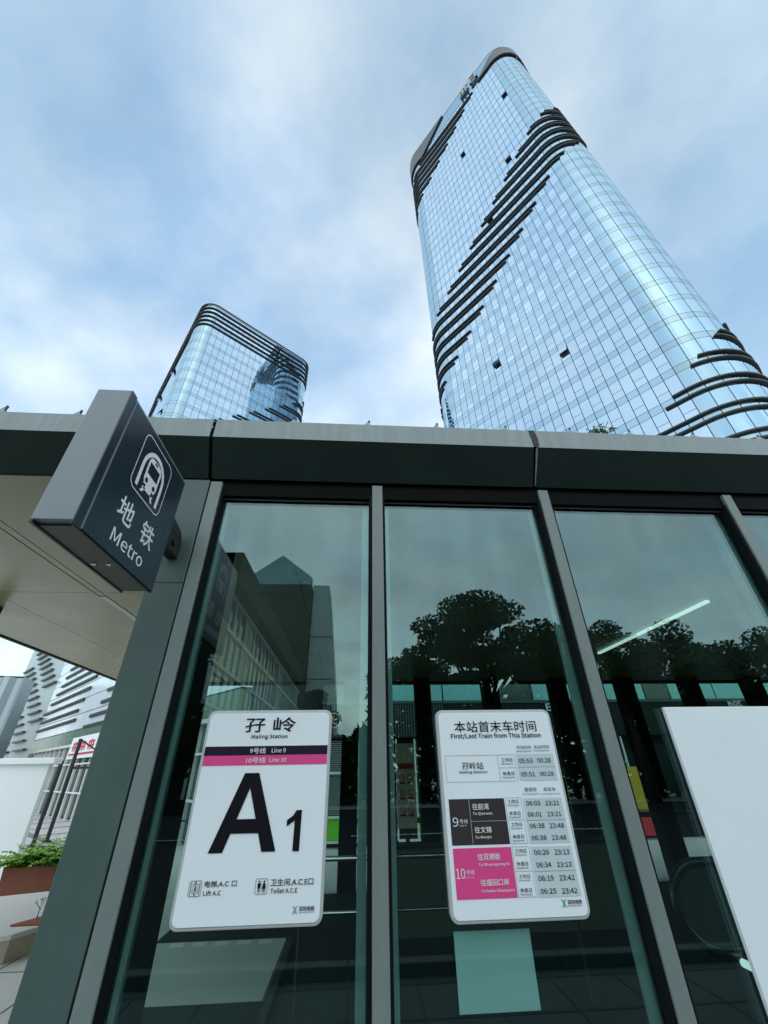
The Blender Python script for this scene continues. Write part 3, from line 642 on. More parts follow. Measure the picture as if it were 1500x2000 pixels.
# ================================================================== TOWERS
def perimeter(a_flat, b_flat, rad):
    segs = [('f', a_flat), ('a', rad*math.pi/2), ('f', b_flat), ('a', rad*math.pi/2)]*2
    return segs, sum(s_[1] for s_ in segs)
class Tower:
    """rounded rectangle in plan. u runs along the wall from the right end of the front flat; t = along front, n = into the block"""
    def __init__(s, phi, D, s0, a_flat, b_flat, rad):
        s.n = Vector((math.cos(phi), math.sin(phi), 0)); s.t = Vector((-math.sin(phi), math.cos(phi), 0)); s.D, s.s0, s.r = D, s0, rad
        s.segs, s.P = perimeter(a_flat, b_flat, rad); s.a, s.b = a_flat, b_flat
    def at(s, u):
        """plan point and outward normal at arc length u (u=0 right end of the front flat, increasing leftwards)"""
        u %= s.P; p = Vector((s.s0, s.D)); ang = 0.0
        for k, L in s.segs:
            d = Vector((math.cos(ang), math.sin(ang))); nn = Vector((math.sin(ang), -math.cos(ang)))
            if u <= L+1e-9:
                if k == 'f': q = p+d*u; no = nn
                else:
                    c_ = p-nn*s.r; th = u/s.r; no = Vector((nn.x*math.cos(th)-nn.y*math.sin(th), nn.x*math.sin(th)+nn.y*math.cos(th))); q = c_+no*s.r
                break
            u -= L
            if k == 'f': p = p+d*L
            else:
                c_ = p-nn*s.r; ang += math.pi/2; n2 = Vector((math.sin(ang), -math.cos(ang))); p = c_+n2*s.r
        base = CAM.copy(); base.z = 0
        return base+s.t*q.x+s.n*q.y, (s.t*no.x+s.n*no.y)
    def cuts(s, mod):
        """column edges, so that columns never straddle a flat and a corner"""
        out = []; u = 0
        for k, L in s.segs:
            n = max(1, round(L/(mod if k == 'f' else mod*1.15)))
            out += [(u+L*i/n, u+L*(i+1)/n, k) for i in range(n)]; u += L
        return out
def strip(mb, tw, u0, u1, z0, z1, out, thick, nseg, mi=0, tone=.5):
    """a plate that follows the wall: front at out, returning thick inwards"""
    V = []
    for i in range(nseg+1):
        p, no = tw.at(u0+(u1-u0)*i/nseg)
        for o_, z in ((out, z0), (out, z1), (out-thick, z1), (out-thick, z0)): V.append((p.x+no.x*o_, p.y+no.y*o_, z))
    Fc = []
    for i in range(nseg):
        for j in range(4): Fc.append((4*i+j, 4*i+4+j, 4*i+4+(j+1) % 4, 4*i+(j+1) % 4))
    Fc += [(3, 2, 1, 0), (4*nseg, 4*nseg+1, 4*nseg+2, 4*nseg+3)]
    mb.add(V, Fc, mi, tone)
def build_tower(root, tw, z_line, fh, z_bot, z_top, mod, fin_rule, n_parts, extra_open, fin_out=.34, skip_back=False):
    rnd = random.Random(11); E_ = CAM.z
    cuts = tw.cuts(mod); flo = math.floor((z_bot-z_line)/fh); fhi = math.ceil((z_top-z_line)/fh)
    # core
    mb = MB(); n = 96; ring = [tw.at(tw.P*i/n) for i in range(n)]; lo = [(p.x-no.x*.22, p.y-no.y*.22, 0) for p, no in ring]; hi = [(x, y, z_top-.3) for x, y, _ in lo]
    mb.add(lo+hi, [(i, (i+1) % n, n+(i+1) % n, n+i) for i in range(n)]+[list(range(n, 2*n))]); obj('core', mb, 'tower_core', root)
    flat, corner = MB(), MB(); cand = []
    meshes = {}
    for f in range(flo, fhi):
        zl = z_line+f*fh
        for ci, (u0, u1, k) in enumerate(cuts):
            p, no = tw.at((u0+u1)/2); vis = (Vector((CAM.x, CAM.y, 0))-p).dot(no) > -6
            pieces = [(zl+.03, zl+1.07, 'sp')]
            if k == 'f' and (ci+f) % 2 == 0: pieces += [(zl+1.13, zl+2.25, 'vb'), (zl+2.31, zl+fh-.03, 'vt')]
            else: pieces += [(zl+1.13, zl+fh-.03, 'v')]
            for z0, z1, typ in pieces:
                if z0 < z_bot or z1 > z_top: continue
                opened = (typ == 'vt') and vis and rnd.random() < extra_open
                tone = rnd.random()
                if k == 'a':
                    strip(corner, tw, u0+.042, u1-.042, z0, z1, 0, .1, 4, 1 if typ == 'sp' else 0, tone); continue
                if opened:
                    g_ = MB(); q0, q1 = tw.at(u0+.04)[0], tw.at(u1-.04)[0]; o2 = no*.55
                    g_.add([(q0.x, q0.y, z1), (q1.x, q1.y, z1), (q1.x+o2.x, q1.y+o2.y, z0+.12), (q0.x+o2.x, q0.y+o2.y, z0+.12), (q0.x+no.x*.05, q0.y+no.y*.05, z1), (q1.x+no.x*.05, q1.y+no.y*.05, z1), (q1.x+o2.x*1.1, q1.y+o2.y*1.1, z0+.16), (q0.x+o2.x*1.1, q0.y+o2.y*1.1, z0+.16)],
                           [(3, 2, 1, 0), (4, 5, 6, 7), (0, 1, 5, 4), (2, 3, 7, 6), (1, 2, 6, 5), (3, 0, 4, 7)], 0, .9)
                    obj('open_window', g_, 'tower_vision', root, tone=True); continue
                mid = Vector((p.x, p.y, (z0+z1)/2)); px = project(mid) if (vis and u1 <= tw.a+.01) else None
                if n_parts and px and 0 < px[0] < 1500 and 0 < px[1] < 850-(1500-px[0])*.02:
                    cand.append(((mid-CAM).length/((z1-z0)**.5), u0, u1, z0, z1, typ, tone))
                else: strip(flat, tw, u0+.042, u1-.042, z0, z1, 0, .1, 1, 1 if typ == 'sp' else 0, tone)
    cand.sort()
    for i, (_, u0, u1, z0, z1, typ, tone) in enumerate(cand):
        if i >= n_parts: strip(flat, tw, u0+.042, u1-.042, z0, z1, 0, .1, 1, 1 if typ == 'sp' else 0, tone); continue
        key = (typ, round(u1-u0, 3))
        p0, no = tw.at(u0)
        if key not in meshes:
            g_ = MB(); strip(g_, tw, u0+.042, u1-.042, z0, z1, 0, .1, 1)
            meshes[key] = mesh_from('pane', g_, 'tower_spandrel' if typ == 'sp' else 'tower_vision', Vector((p0.x, p0.y, z0)), True)
        o = bpy.data.objects.new('pane', meshes[key]); COL.objects.link(o); o.parent = root; o.location = Vector((p0.x, p0.y, z0))-root.location
    obj('pane_field', flat, ['tower_vision', 'tower_spandrel'], root, tone=True, fix=False, kind='stuff')
    obj('corner_pane_field', corner, ['tower_corner', 'tower_corner_band'], root, tone=True, fix=False, smooth=False, kind='stuff')
    # horizontal fins
    for f in range(flo, fhi):
        for dz in (0.0, 1.1):
            z = z_line+f*fh+dz
            if z < z_bot or z > z_top-.2: continue
            for u0, u1 in fin_rule(z, f, dz):
                g_ = MB(); nseg = max(2, int((u1-u0)/.9)); strip(g_, tw, u0, u1, z-.115, z+.115, fin_out, fin_out-.005, nseg)
                obj('fin', g_, 'fin', root)
R1 = 6.5
tw1 = Tower(R(37), 48.4, 1.25, 32.0, 34.9, R1)
t1 = thing('glass_tower', 'tall blue glass tower with rounded corners and diagonal bands of dark fins', 'tower', (tw1.at(16)[0].x, tw1.at(16)[0].y, 0))
PER = tw1.P/2
Z1_LINE = 39.85+1.6-.0
def rule1(z, f, dz):
    zz = z-1.6; out = []
    if zz > 184.5: return out
    for k in range(-4, 6):
        # u + s0 + z lies inside a band
        lo = 16.6+PER*k-zz-tw1.s0; hi = 39.6+PER*k-zz-tw1.s0
        if hi < -24 or lo > tw1.a+24: continue
        lo, hi = max(lo, -24), min(hi, tw1.a+24)
        if hi-lo > .4: out.append((lo, hi))
    return out
build_tower(t1, tw1, Z1_LINE, 4.05, 4.0, 186.0+1.6, 1.4, rule1, 290, .012)
# crown: light glazed wall with dark solid belts that end on the same diagonals
def belt(root, tw, ulo, uhi, z0, z1, out, m_, name, nseg=40):
    g_ = MB(); strip(g_, tw, ulo, uhi, z0, z1, out, .3, nseg); return obj(name, g_, m_, root)
belt(t1, tw1, 0, tw1.P, 187.65, 196.4, 0, 'tower_spandrel', 'crown_wall', 120)
def wedge(root, tw, pts_u, zlo, zhi_of, out, m_, name):
    g_ = MB(); V = []
    for u in pts_u:
        p, no = tw.at(u); a_, b_ = zlo, zhi_of(u)
        for o_, z in ((out, a_), (out, b_), (out-.4, b_), (out-.4, a_)): V.append((p.x+no.x*o_, p.y+no.y*o_, z))
    n_ = len(pts_u); Fc = []
    for i in range(n_-1):
        for j in range(4): Fc.append((4*i+j, 4*i+4+j, 4*i+4+(j+1) % 4, 4*i+(j+1) % 4))
    Fc += [(3, 2, 1, 0), (4*n_-4, 4*n_-3, 4*n_-2, 4*n_-1)]
    g_.add(V, Fc); obj(name, g_, m_, root)
# right belt: below the line u+s+z = 190 ; left belt: beyond the line 214
us = [-26+i*.7 for i in range(int((26+5.0)/.7)+1)]
wedge(t1, tw1, us, 186.3, lambda u: max(186.5, min(193.4, 191.9-(math.floor((u+tw1.s0)/.7)*.7))), .5, 'crown_dark', 'crown_belt')
us = [17.2+i*.7 for i in range(int((tw1.a+26-17.2)/.7)+1)]
g_ = MB()
for u in us:
    zt = 196.6; zb = max(186.3, 215.8-(math.floor((u+tw1.s0)/.7)*.7))
    if zt-zb > .1: strip(g_, tw1, u, u+.7, zb, zt, .5, .4, 1)
obj('crown_belt', g_, 'crown_dark', t1)
belt(t1, tw1, 0, tw1.P, 196.42, 196.8, .1, 'crown_glass', 'coping', 120)
# crown sign: a raised emblem of heavy strokes near the roof edge
def crown_sign():
    g_ = MB()
    for (ua, ub, za, zb) in ((4.2, 4.8, 189.2, 194.6), (4.2, 7.0, 194.0, 194.6), (6.4, 7.0, 189.2, 194.6), (4.8, 6.4, 191.5, 192.1), (4.2, 7.0, 189.2, 189.8), (8.2, 8.8, 189.2, 194.6), (7.8, 11.4, 192.7, 193.3), (9.4, 10.0, 189.2, 194.8), (10.6, 11.2, 189.2, 194.6), (8.2, 11.2, 190.4, 191.0)):
        strip(g_, tw1, ua, ub, za, zb, .9, .5, 1)
    obj('crown_emblem', g_, 'sealant', t1)
crown_sign()

tw2 = Tower(R(127), 84.0, -38.2, 28.2, 46.0, 4.0)
t2 = thing('glass_tower', 'shorter blue glass tower on the left with a crown of stacked dark fins', 'tower', (tw2.at(14)[0].x, tw2.at(14)[0].y, 0))
def rule2(z, f, dz):
    zz = z-1.6; out = []
    if zz > 107.2: return out
    lo, hi = -30, 58.8-zz-tw2.s0
    hi = min(hi, 40)
    if hi-lo > .4: out.append((lo, hi))
    # helical band on the left wall
    lo, hi = 135.0-zz-tw2.s0, 160-zz-tw2.s0
    lo, hi = max(lo, tw2.a+2), min(hi, tw2.a+50)
    if hi-lo > .4: out.append((lo, hi))
    return out
build_tower(t2, tw2, 79.85+1.6, 4.05, 4.0, 119.2, 1.62, rule2, 0, .02)
for z in (109.7, 111.6, 113.6, 115.6, 117.5, 119.3):
    g_ = MB(); strip(g_, tw2, -12, tw2.a+54, z-.13, z+.13, .36, .35, 90); obj('fin', g_, 'fin', t2)
belt(t2, tw2, 0, tw2.P, 119.56, 119.8, .1, 'crown_dark', 'coping', 110)

# ================================================================== LEFT: WALL, PLANTERS, MALL
wl = thing('white_wall', 'low white rendered wall with a projecting cap left of the pavilion', 'wall', (-10.2, 8.35, 0))
box('wall_body', (-14, -6.22, 8.2, 8.32, 0, 1.82), 'white_wall', wl); box('cap', (-14.05, -6.10, 8.12, 8.40, 1.821, 1.93), 'white_wall', wl, .01)
pt = thing('planter_box', 'rust brown steel planter box in front of the white wall', 'planter', (-4.8, 6.98, 0))
b = MB(); b.prism([(-5.42, .03), (-4.0, .03), (-3.96, .40), (-5.46, .40)], 6.72, 7.22, 'y'); obj('trough', b, 'corten', pt, .006)
box('soil', (-5.40, -4.0, 6.76, 7.18, .401, .408), 'mulch', pt); box('foot', (-5.3, -5.1, 6.8, 7.1, 0, .0295), 'dark_metal', pt); box('foot', (-4.4, -4.2, 6.8, 7.1, 0, .0295), 'dark_metal', pt)
fn = thing('fern', 'bushy bright green fern spilling over the rust brown planter box', 'plant', (-4.8, 6.95, .41))
b = MB()
for k in range(380):
    x0 = random.uniform(-5.38, -4.05); y0 = random.uniform(6.78, 7.15); a = random.uniform(0, 6.28); up = random.uniform(.35, 1.6)
    d = Vector((math.cos(a), math.sin(a)-.25, up)).normalized(); L_ = random.uniform(.30, .55); p = Vector((x0, y0, .408))
    for j in range(9):
        for s_ in (-1, 1):
            sd_ = d.cross(Vector((0, 0, 1))); sd_ = sd_.normalized()*s_ if sd_.length > .01 else Vector((s_, 0, 0))
            blade(b, p, d*.5+sd_, .13*(1-j/12), .045, .5, 2)
        p = p+d*(L_/9); d = (d+Vector((0, 0, -.11))).normalized()
obj('frond', b, 'leaf_bright', fn, fix=False, kind='stuff')
bed = thing('raised_bed', 'low stone kerbed tree bed filled with brown mulch', 'planter', (-3.9, 5.0, 0))
ka, kb = Vector((-3.30, 4.30)), Vector((-3.95, 3.90))
b = MB(); b.prism([(-3.28, 4.46), (-3.46, 4.02), (-5.6, 3.2), (-6.4, 5.0), (-4.2, 5.9), (-3.35, 5.0)], 0, .19, 'z'); obj('kerb', b, 'kerb_stone', bed)
b = MB(); b.prism([(-3.26, 4.47), (-3.45, 4.0), (-5.6, 3.17), (-6.44, 5.0), (-4.2, 5.94), (-3.33, 5.02)], .191, .235, 'z'); obj('coping', b, 'kerb_top', bed, .008)
b = MB(); b.prism([(-3.66, 4.27), (-3.36, 4.28), (-3.30, 4.60), (-3.50, 4.58)], .2352, .255, 'z'); obj('mulch', b, 'mulch', bed, .01)
sp = thing('sapling', 'small bare twiggy sapling growing in the mulch bed', 'plant', (-3.50, 4.46, .25))
b = MB()
def twig(p, d, L_, r, lev):
    p = Vector(p); e = p+d*L_; b.tube([p, p.lerp(e, .5)+Vector((random.uniform(-.01, .01), 0, 0)), e], [r, r*.8, r*.6], 5)
    if lev:
        for _ in range(3): twig(e, (d+Vector((random.uniform(-.8, .8), random.uniform(-.5, .5), random.uniform(-.1, .5)))).normalized(), L_*.68, r*.6, lev-1)
twig((-3.50, 4.46, .253), Vector((.05, 0, 1)), .075, .006, 3); obj('twig', b, 'bark', sp)

# mall at the left: its front runs back to the left at about 42 degrees
MN = Vector((math.cos(R(42)), math.sin(R(42)), 0)); MT = Vector((-math.sin(R(42)), math.cos(R(42)), 0)); MD = 6.13
MB0 = Vector((CAM.x, CAM.y, 0))
def mp(s_, z, o_=0.0): p = MB0+MT*s_+MN*(MD-o_); return Vector((p.x, p.y, z))
def on_mall(x, y):
    d = ray(x, y); k = MD/(d.dot(MN)); q = CAM+d*k; return (q-MB0).dot(MT), q.z
def mbox(mb, s0, s1, z0, z1, o0, o1, mi=0):
    V = [mp(s_, z, o_) for z in (z0, z1) for o_ in (o0, o1) for s_ in (s0, s1)]
    mb.add(V, [(0, 2, 3, 1), (4, 5, 7, 6), (0, 1, 5, 4), (2, 6, 7, 3), (0, 4, 6, 2), (1, 3, 7, 5)], mi)
S_END, S_NEAR = 38.8, 11.5
mall = thing('shopping_mall', 'white panelled mall facade with dark diagonal fins beyond the plaza', 'building', mp(25, 0))
g_ = MB(); mbox(g_, S_NEAR, S_END, 0, 11.2, -14, -.35); obj('core_wall', g_, 'mall_dark', mall)
rowz = [3.66+.80*k for k in range(10)]
for r_i in range(len(rowz)-1):
    off = (r_i % 2)*1.4; s_ = S_NEAR
    while s_ < S_END:
        e = min(S_END, s_+2.7+(off if s_ == S_NEAR else 0)); g_ = MB(); mbox(g_, s_+.02, e-.02, rowz[r_i]+.02, rowz[r_i+1]-.02, -.3, 0); obj('panel', g_, 'mall_white', mall); s_ = e
c8 = lambda x, y: (x/5.883, 1220+y/5.883)
for (a_, b_) in (((830, 510), (960, 458)), ((775, 610), (1020, 490)), ((725, 705), (1120, 520)), ((668, 800), (1120, 605)), ((602, 915), (1050, 737)), ((515, 1035), (978, 863)), ((475, 1137), (910, 985)), ((430, 1238), (880, 1088)), ((1255, 748), (1400, 700)), ((1180, 888), (1400, 820)), ((1050, 1050), (1400, 950)), ((975, 1180), (1300, 1095))):
    (sa, za), (sb, zb) = on_mall(*c8(*a_)), on_mall(*c8(*b_)); z = (za+zb)/2
    z = min(rowz, key=lambda q_: abs(q_-z)) if False else z
    g_ = MB(); mbox(g_, min(sa, sb), max(sa, sb), z-.07, z+.07, 0.002, .10); obj('fin', g_, 'fin', mall)
g_ = MB(); mbox(g_, S_NEAR, S_END, 2.98, 3.62, -.3, .06); obj('green_band', g_, 'mall_green', mall)
g_ = MB(); mbox(g_, S_NEAR, S_END, 2.86, 2.978, -.3, .12); obj('canopy_edge', g_, 'kerb_top', mall)
sg = MB(); s0_, s1_ = 20.5, 27.6
mbox(sg, s0_, s1_, 2.30, 3.22, .13, .22); sgo = obj('shop_sign', sg, 'print_white', mall)
for k in range(5):
    a_ = s0_+.5+k*1.3
    for u0_, u1_, z0_, z1_ in ((0, .9, 2.90, 2.97), (.1, .22, 2.62, 2.9), (.4, .52, 2.60, 3.02), (.0, .95, 2.74, 2.80), (.7, .82, 2.62, 2.9)):
        g_ = MB(); mbox(g_, a_+u0_, a_+u1_, z0_, z1_, .222, .236+.002*u0_); obj('sign_stroke', g_, 'red', sgo)
g_ = MB(); mbox(g_, s0_+.2, s1_-.2, 2.44, 2.52, .222, .236); obj('sign_stroke', g_, 'red', sgo)
s_ = S_NEAR
while s_ < S_END-.5:
    g_ = MB(); mbox(g_, s_, s_+.09, 0, 2.84, -.05, .05); obj('shop_mullion', g_, 'shop_frame', mall)
    g_ = MB(); mbox(g_, s_+.1, s_+1.05, .05, 2.84, -.20, -.18); obj('shop_pane', g_, 'shop_glass', mall); s_ += 1.06
for z in (.95, 2.05):
    g_ = MB(); mbox(g_, S_NEAR, S_END, z, z+.06, .052, .09); obj('shop_transom', g_, 'shop_frame', mall)
# wing beyond the corner, clad in staggered dark fins
wing = thing('mall_wing', 'grey green building wing with staggered dark louvre strips left of the white mall', 'building', (-27, 40, 0))
E0 = mp(S_END+.1, 0); wdv = Vector((-.70, .714, 0)); wn = Vector((-.714, -.70, 0))
g_ = MB(); c_ = E0+wdv*7-wn*5+Vector((0, 0, 9)); g_.obox(c_, wdv*7, wn*5, Vector((0, 0, 9))); obj('wall', g_, 'louvre', wing)
for k in range(26):
    for j in range(3):
        a_ = (j*5.0+(k % 4)*1.2) % 14; L_ = 3.2; z = 2.6+k*.6
        if a_+L_ > 14: continue
        g_ = MB(); g_.obox(E0+wdv*(a_+L_/2)+wn*.12+Vector((0, 0, z)), wdv*L_/2, wn*.1, Vector((0, 0, .06))); obj('fin', g_, 'mall_dark', wing)
cg = thing('corrugated_building', 'pale corrugated metal building at the far left edge', 'building', (-27, 26, 0))
g_ = MB(); n_ = 46; A_, B_ = Vector((-33.5, 24.5, 0)), Vector((-21.1, 27.4, 0)); dv = (B_-A_); nn = Vector((dv.y, -dv.x, 0)).normalized(); V = []
for i in range(n_+1):
    o_ = .35 if (i//2) % 2 else 0; p = A_+dv*(i/n_)+nn*o_; V += [(p.x, p.y, 0), (p.x, p.y, 7.0)]
    if i % 2 == 0 and i < n_: pass
for i in range(n_+1):
    p = A_+dv*(i/n_)-nn*1.2; V += [(p.x, p.y, 0), (p.x, p.y, 7.0)]
o2 = 2*(n_+1); Fc = [(2*i, 2*i+2, 2*i+3, 2*i+1) for i in range(n_)]+[(o2+2*i+2, o2+2*i, o2+2*i+1, o2+2*i+3) for i in range(n_)]+[(2*i+1, 2*i+3, o2+2*i+3, o2+2*i+1) for i in range(n_)]+[(0, 1, o2+1, o2), (2*n_, o2+2*n_, o2+2*n_+1, 2*n_+1)]
g_.add(V, Fc); obj('ribbed_wall', g_, 'corrugated', cg, fix=False)
b = MB(); b.tube([A_+Vector((0, 0, 7.05)), B_+Vector((0, 0, 7.05))], .05, 6); obj('roof_trim', b, 'dark_metal', cg)
# two black awning posts on the plaza
def at_az(az, el, dist): a_ = R(az); return Vector((CAM.x+math.sin(a_)*dist, CAM.y+math.cos(a_)*dist, CAM.z+math.tan(R(el))*dist))
p1 = at_az(-29.25, -5.09, 17.97); p2 = at_az(-30.22, -5.37, 17.0)
def ppost(name, label, p, h, brace):
    t = thing(name, label, 'post', (p.x, p.y, 0))
    b = MB(); b.tube([(p.x, p.y, 0), (p.x, p.y, h)], .055, 10); obj('shaft', b, 'dark_metal', t)
    b = MB(); b.tube([(p.x, p.y, 0), (p.x, p.y, .04)], .11, 10); obj('foot_plate', b, 'dark_metal', t)
    if brace:
        b = MB(); b.tube([(p.x, p.y, h-.02), (p.x+1.3, p.y+.2, h-.75)], .025, 6); obj('brace', b, 'dark_metal', t)
        b = MB(); b.tube([(p.x, p.y, h-.8), (p.x+1.6, p.y+.2, h-.78)], .035, 6); obj('arm', b, 'dark_metal', t)
ppost('awning_post', 'taller black awning post with side brace on the paved plaza', p1, 2.62, True)
ppost('awning_post', 'shorter plain black post just left of the braced awning post', p2, 2.0, False)
# low rail in front of the plaza
rl = thing('low_rail', 'low black metal rail behind the green fern', 'rail', (-5.6, 9.6, 0))
b = MB(); b.tube([(-6.1, 9.6, .72), (-3.0, 9.6, .72)], .02, 6); obj('bar', b, 'dark_metal', rl)
for x_ in (-6.0, -4.6, -3.2): box('upright', (x_, x_+.03, 9.585, 9.615, 0, .70), 'dark_metal', rl)

# ================================================================== SHOP FRONT SEEN THROUGH THE PAVILION
SY = 10.7
sh = thing('shop_building', 'dark shop front behind the pavilion with gold lettering, louvres and posters', 'building', (6, SY, 0))
box('wall', (-.9, 18, SY+.3, SY+6, 0, 8), 'shop_dark', sh)
box('sign_band', (-.9, 18, SY, SY+.28, 2.36, 3.22), 'shop_dark', sh)
for k in range(46): box('band_rib', (-.85+k*.075, -.82+k*.075, SY-.02, SY-.001, 2.38, 3.2), 'mall_dark', sh)
x_ = -.9; k = 0
while x_ < 17.5:
    wd = (1.45, 1.25, .8)[k % 3]; box('upper_pane', (x_+.02, x_+wd-.02, SY+.05, SY+.08, 3.30, 4.4), 'band_glass' if k % 4 else 'win_dark', sh); x_ += wd; k += 1
box('upper_sill', (-.9, 18, SY-.03, SY+.28, 3.222, 3.28), 'mall_dark', sh)
xs_ = []
x_ = -.9
bays = [.32+.38*0]
def shop_x(px, py=1500): return at_y(px, py, SY).x
vert = [shop_x(640), shop_x(671), shop_x(701), shop_x(775), shop_x(812), shop_x(830), shop_x(1230), shop_x(1268), shop_x(1345), shop_x(1376)]
def shop_z(py, px=690): return at_y(px, py, SY).z
z_top, z_m1, z_m2, z_s = 2.33, shop_z(1510), shop_z(1596), shop_z(1645)
for v_ in vert: box('shop_mullion', (v_-.02, v_+.02, SY+.02, SY+.07, z_s, z_top), 'shop_frame', sh)
for a_, c_ in ((0, 2), (3, 5), (6, 7), (8, 9)):
    for z in (z_m1, z_m2, z_s): box('shop_transom', (vert[a_], vert[c_], SY+.0, SY+.018, z-.02, z+.03), 'shop_frame', sh)
for v0, v1 in ((vert[0], vert[1]), (vert[4], vert[5])):
    b = MB(); n_ = 34
    for i in range(n_):
        z = z_m2+.05+(z_top-z_m2-.05)*i/n_; b.add([(v0+.02, SY+.05, z), (v1-.02, SY+.05, z), (v1-.02, SY+.13, z+.035), (v0+.02, SY+.13, z+.035)], [(0, 1, 2, 3)])
    obj('louvre_slats', b, 'louvre', sh, fix=False, kind='stuff')
    box('green_panel', (v0+.02, v1-.02, SY+.06, SY+.08, z_s+.03, z_m2-.02), 'lime', sh)
box('shop_pane', (vert[1]+.02, vert[2]-.02, SY+.06, SY+.07, z_s+.03, z_top), 'shop_glass', sh)
for v0, v1, cols in ((vert[6]-.1, vert[7]-.08, ('yellow', 'blue', 'red')), (vert[8]-.2, vert[9]-.25, ('blue', 'red', 'red'))):
    zt, zm, zb = shop_z(1497, 1240), shop_z(1580, 1255), shop_z(1632, 1270)
    box('poster', (v0, v0+(v1-v0)*.5, SY-.03, SY-.002, zm, zt), cols[0], sh); box('poster', (v0+(v1-v0)*.5, v1, SY-.03, SY-.002, (zm+zt)/2, zt), cols[1], sh)
    box('poster', (v0+(v1-v0)*.5, v1, SY-.03, SY-.002, zm, (zm+zt)/2-.004), cols[2], sh); box('poster', (v0, v1, SY-.03, SY-.002, zb, zm-.03), cols[2], sh)
v_ = shop_x(1100, 1500); box('poster', (v_, v_+.22, SY-.03, SY-.002, shop_z(1590, 1110), shop_z(1500, 1100)), 'yellow', sh)
# gold lettering and emblem, pale lettering further right
def at_shop(px, py): p = at_y(px, py, SY-.03); return p.x, p.z
a_, b_ = at_shop(677, 1420), at_shop(699, 1397)
text_y('民', a_[0], b_[0], a_[1], b_[1], SY-.03, 'gold', sh, .01)
cxx, czz = at_shop(652, 1407); r_ = .19
b = MB(); n_ = 24
b.add([(cxx+rr*math.cos(2*math.pi*i/n_), SY-.03, czz+rr*math.sin(2*math.pi*i/n_)) for rr in (r_, r_-.02) for i in range(n_)], [(i, (i+1) % n_, n_+(i+1) % n_, n_+i) for i in range(n_)])
for P_ in ([(-.1, -.1), (-.02, .10), (0, .10), (-.07, -.1)], [(0, .02), (.1, .06), (.1, .035), (.02, -.01)], [(-.04, -.06), (.08, -.11), (.10, -.09), (-.02, -.04)]):
    b.add([(cxx+p[0], SY-.03, czz+p[1]) for p in P_], [(0, 1, 2, 3)])
obj('emblem', b, 'gold', sh, fix=False)
a_, b_ = at_shop(1068, 1388), at_shop(1078, 1374); text_y('B', a_[0], b_[0], a_[1], b_[1], SY-.03, 'shop_frame', sh, .03)
a_, b_ = at_shop(1424, 1379), at_shop(1447, 1369); text_y('B区', a_[0], b_[0], a_[1], b_[1], SY-.03, 'shop_frame', sh, .01)
# notice board behind the middle pane, with prohibition symbols
nb = thing('notice_board', 'tall notice board with rows of red prohibition symbols inside the pavilion', 'notice', (1.35, 5.9, 0))
NY = 5.9; nl, nr = at_y(775, 1540, NY).x, at_y(812, 1540, NY).x; ntop, nbot = at_y(795, 1452, NY).z, at_y(795, 1618, NY).z
box('panel', (nl, nr, NY, NY+.03, nbot, ntop), 'notice', nb); box('leg', ((nl+nr)/2-.03, (nl+nr)/2+.03, NY+.031, NY+.06, .012, ntop-.1), 'dark_metal', nb)
wN = nr-nl; hN = ntop-nbot
box('heading', (nl+wN*.08, nr-wN*.08, NY-.006, NY-.001, ntop-hN*.32, ntop-hN*.25), 'prohibit', nb)
for r_i, zf in enumerate((.42, .60, .79)):
    for xf in (.30, .72):
        b = MB(); cx_, cz_ = nl+wN*xf, ntop-hN*zf; n_ = 16
        b.add([(cx_+rr*math.cos(2*math.pi*i/n_), NY-.004, cz_+rr*math.sin(2*math.pi*i/n_)) for rr in (wN*.16, wN*.125) for i in range(n_)], [(i, (i+1) % n_, n_+(i+1) % n_, n_+i) for i in range(n_)])
        k7 = wN*.11; b.add([(cx_-k7, NY-.004, cz_+k7*.8), (cx_-k7*.8, NY-.004, cz_+k7), (cx_+k7, NY-.004, cz_-k7*.8), (cx_+k7*.8, NY-.004, cz_-k7)], [(0, 1, 2, 3)])
        obj('prohibition_symbol', b, 'prohibit', nb, fix=False)
        box('caption', (cx_-wN*.15, cx_+wN*.15, NY-.006, NY-.001, cz_-wN*.30, cz_-wN*.2), 'prohibit', nb)

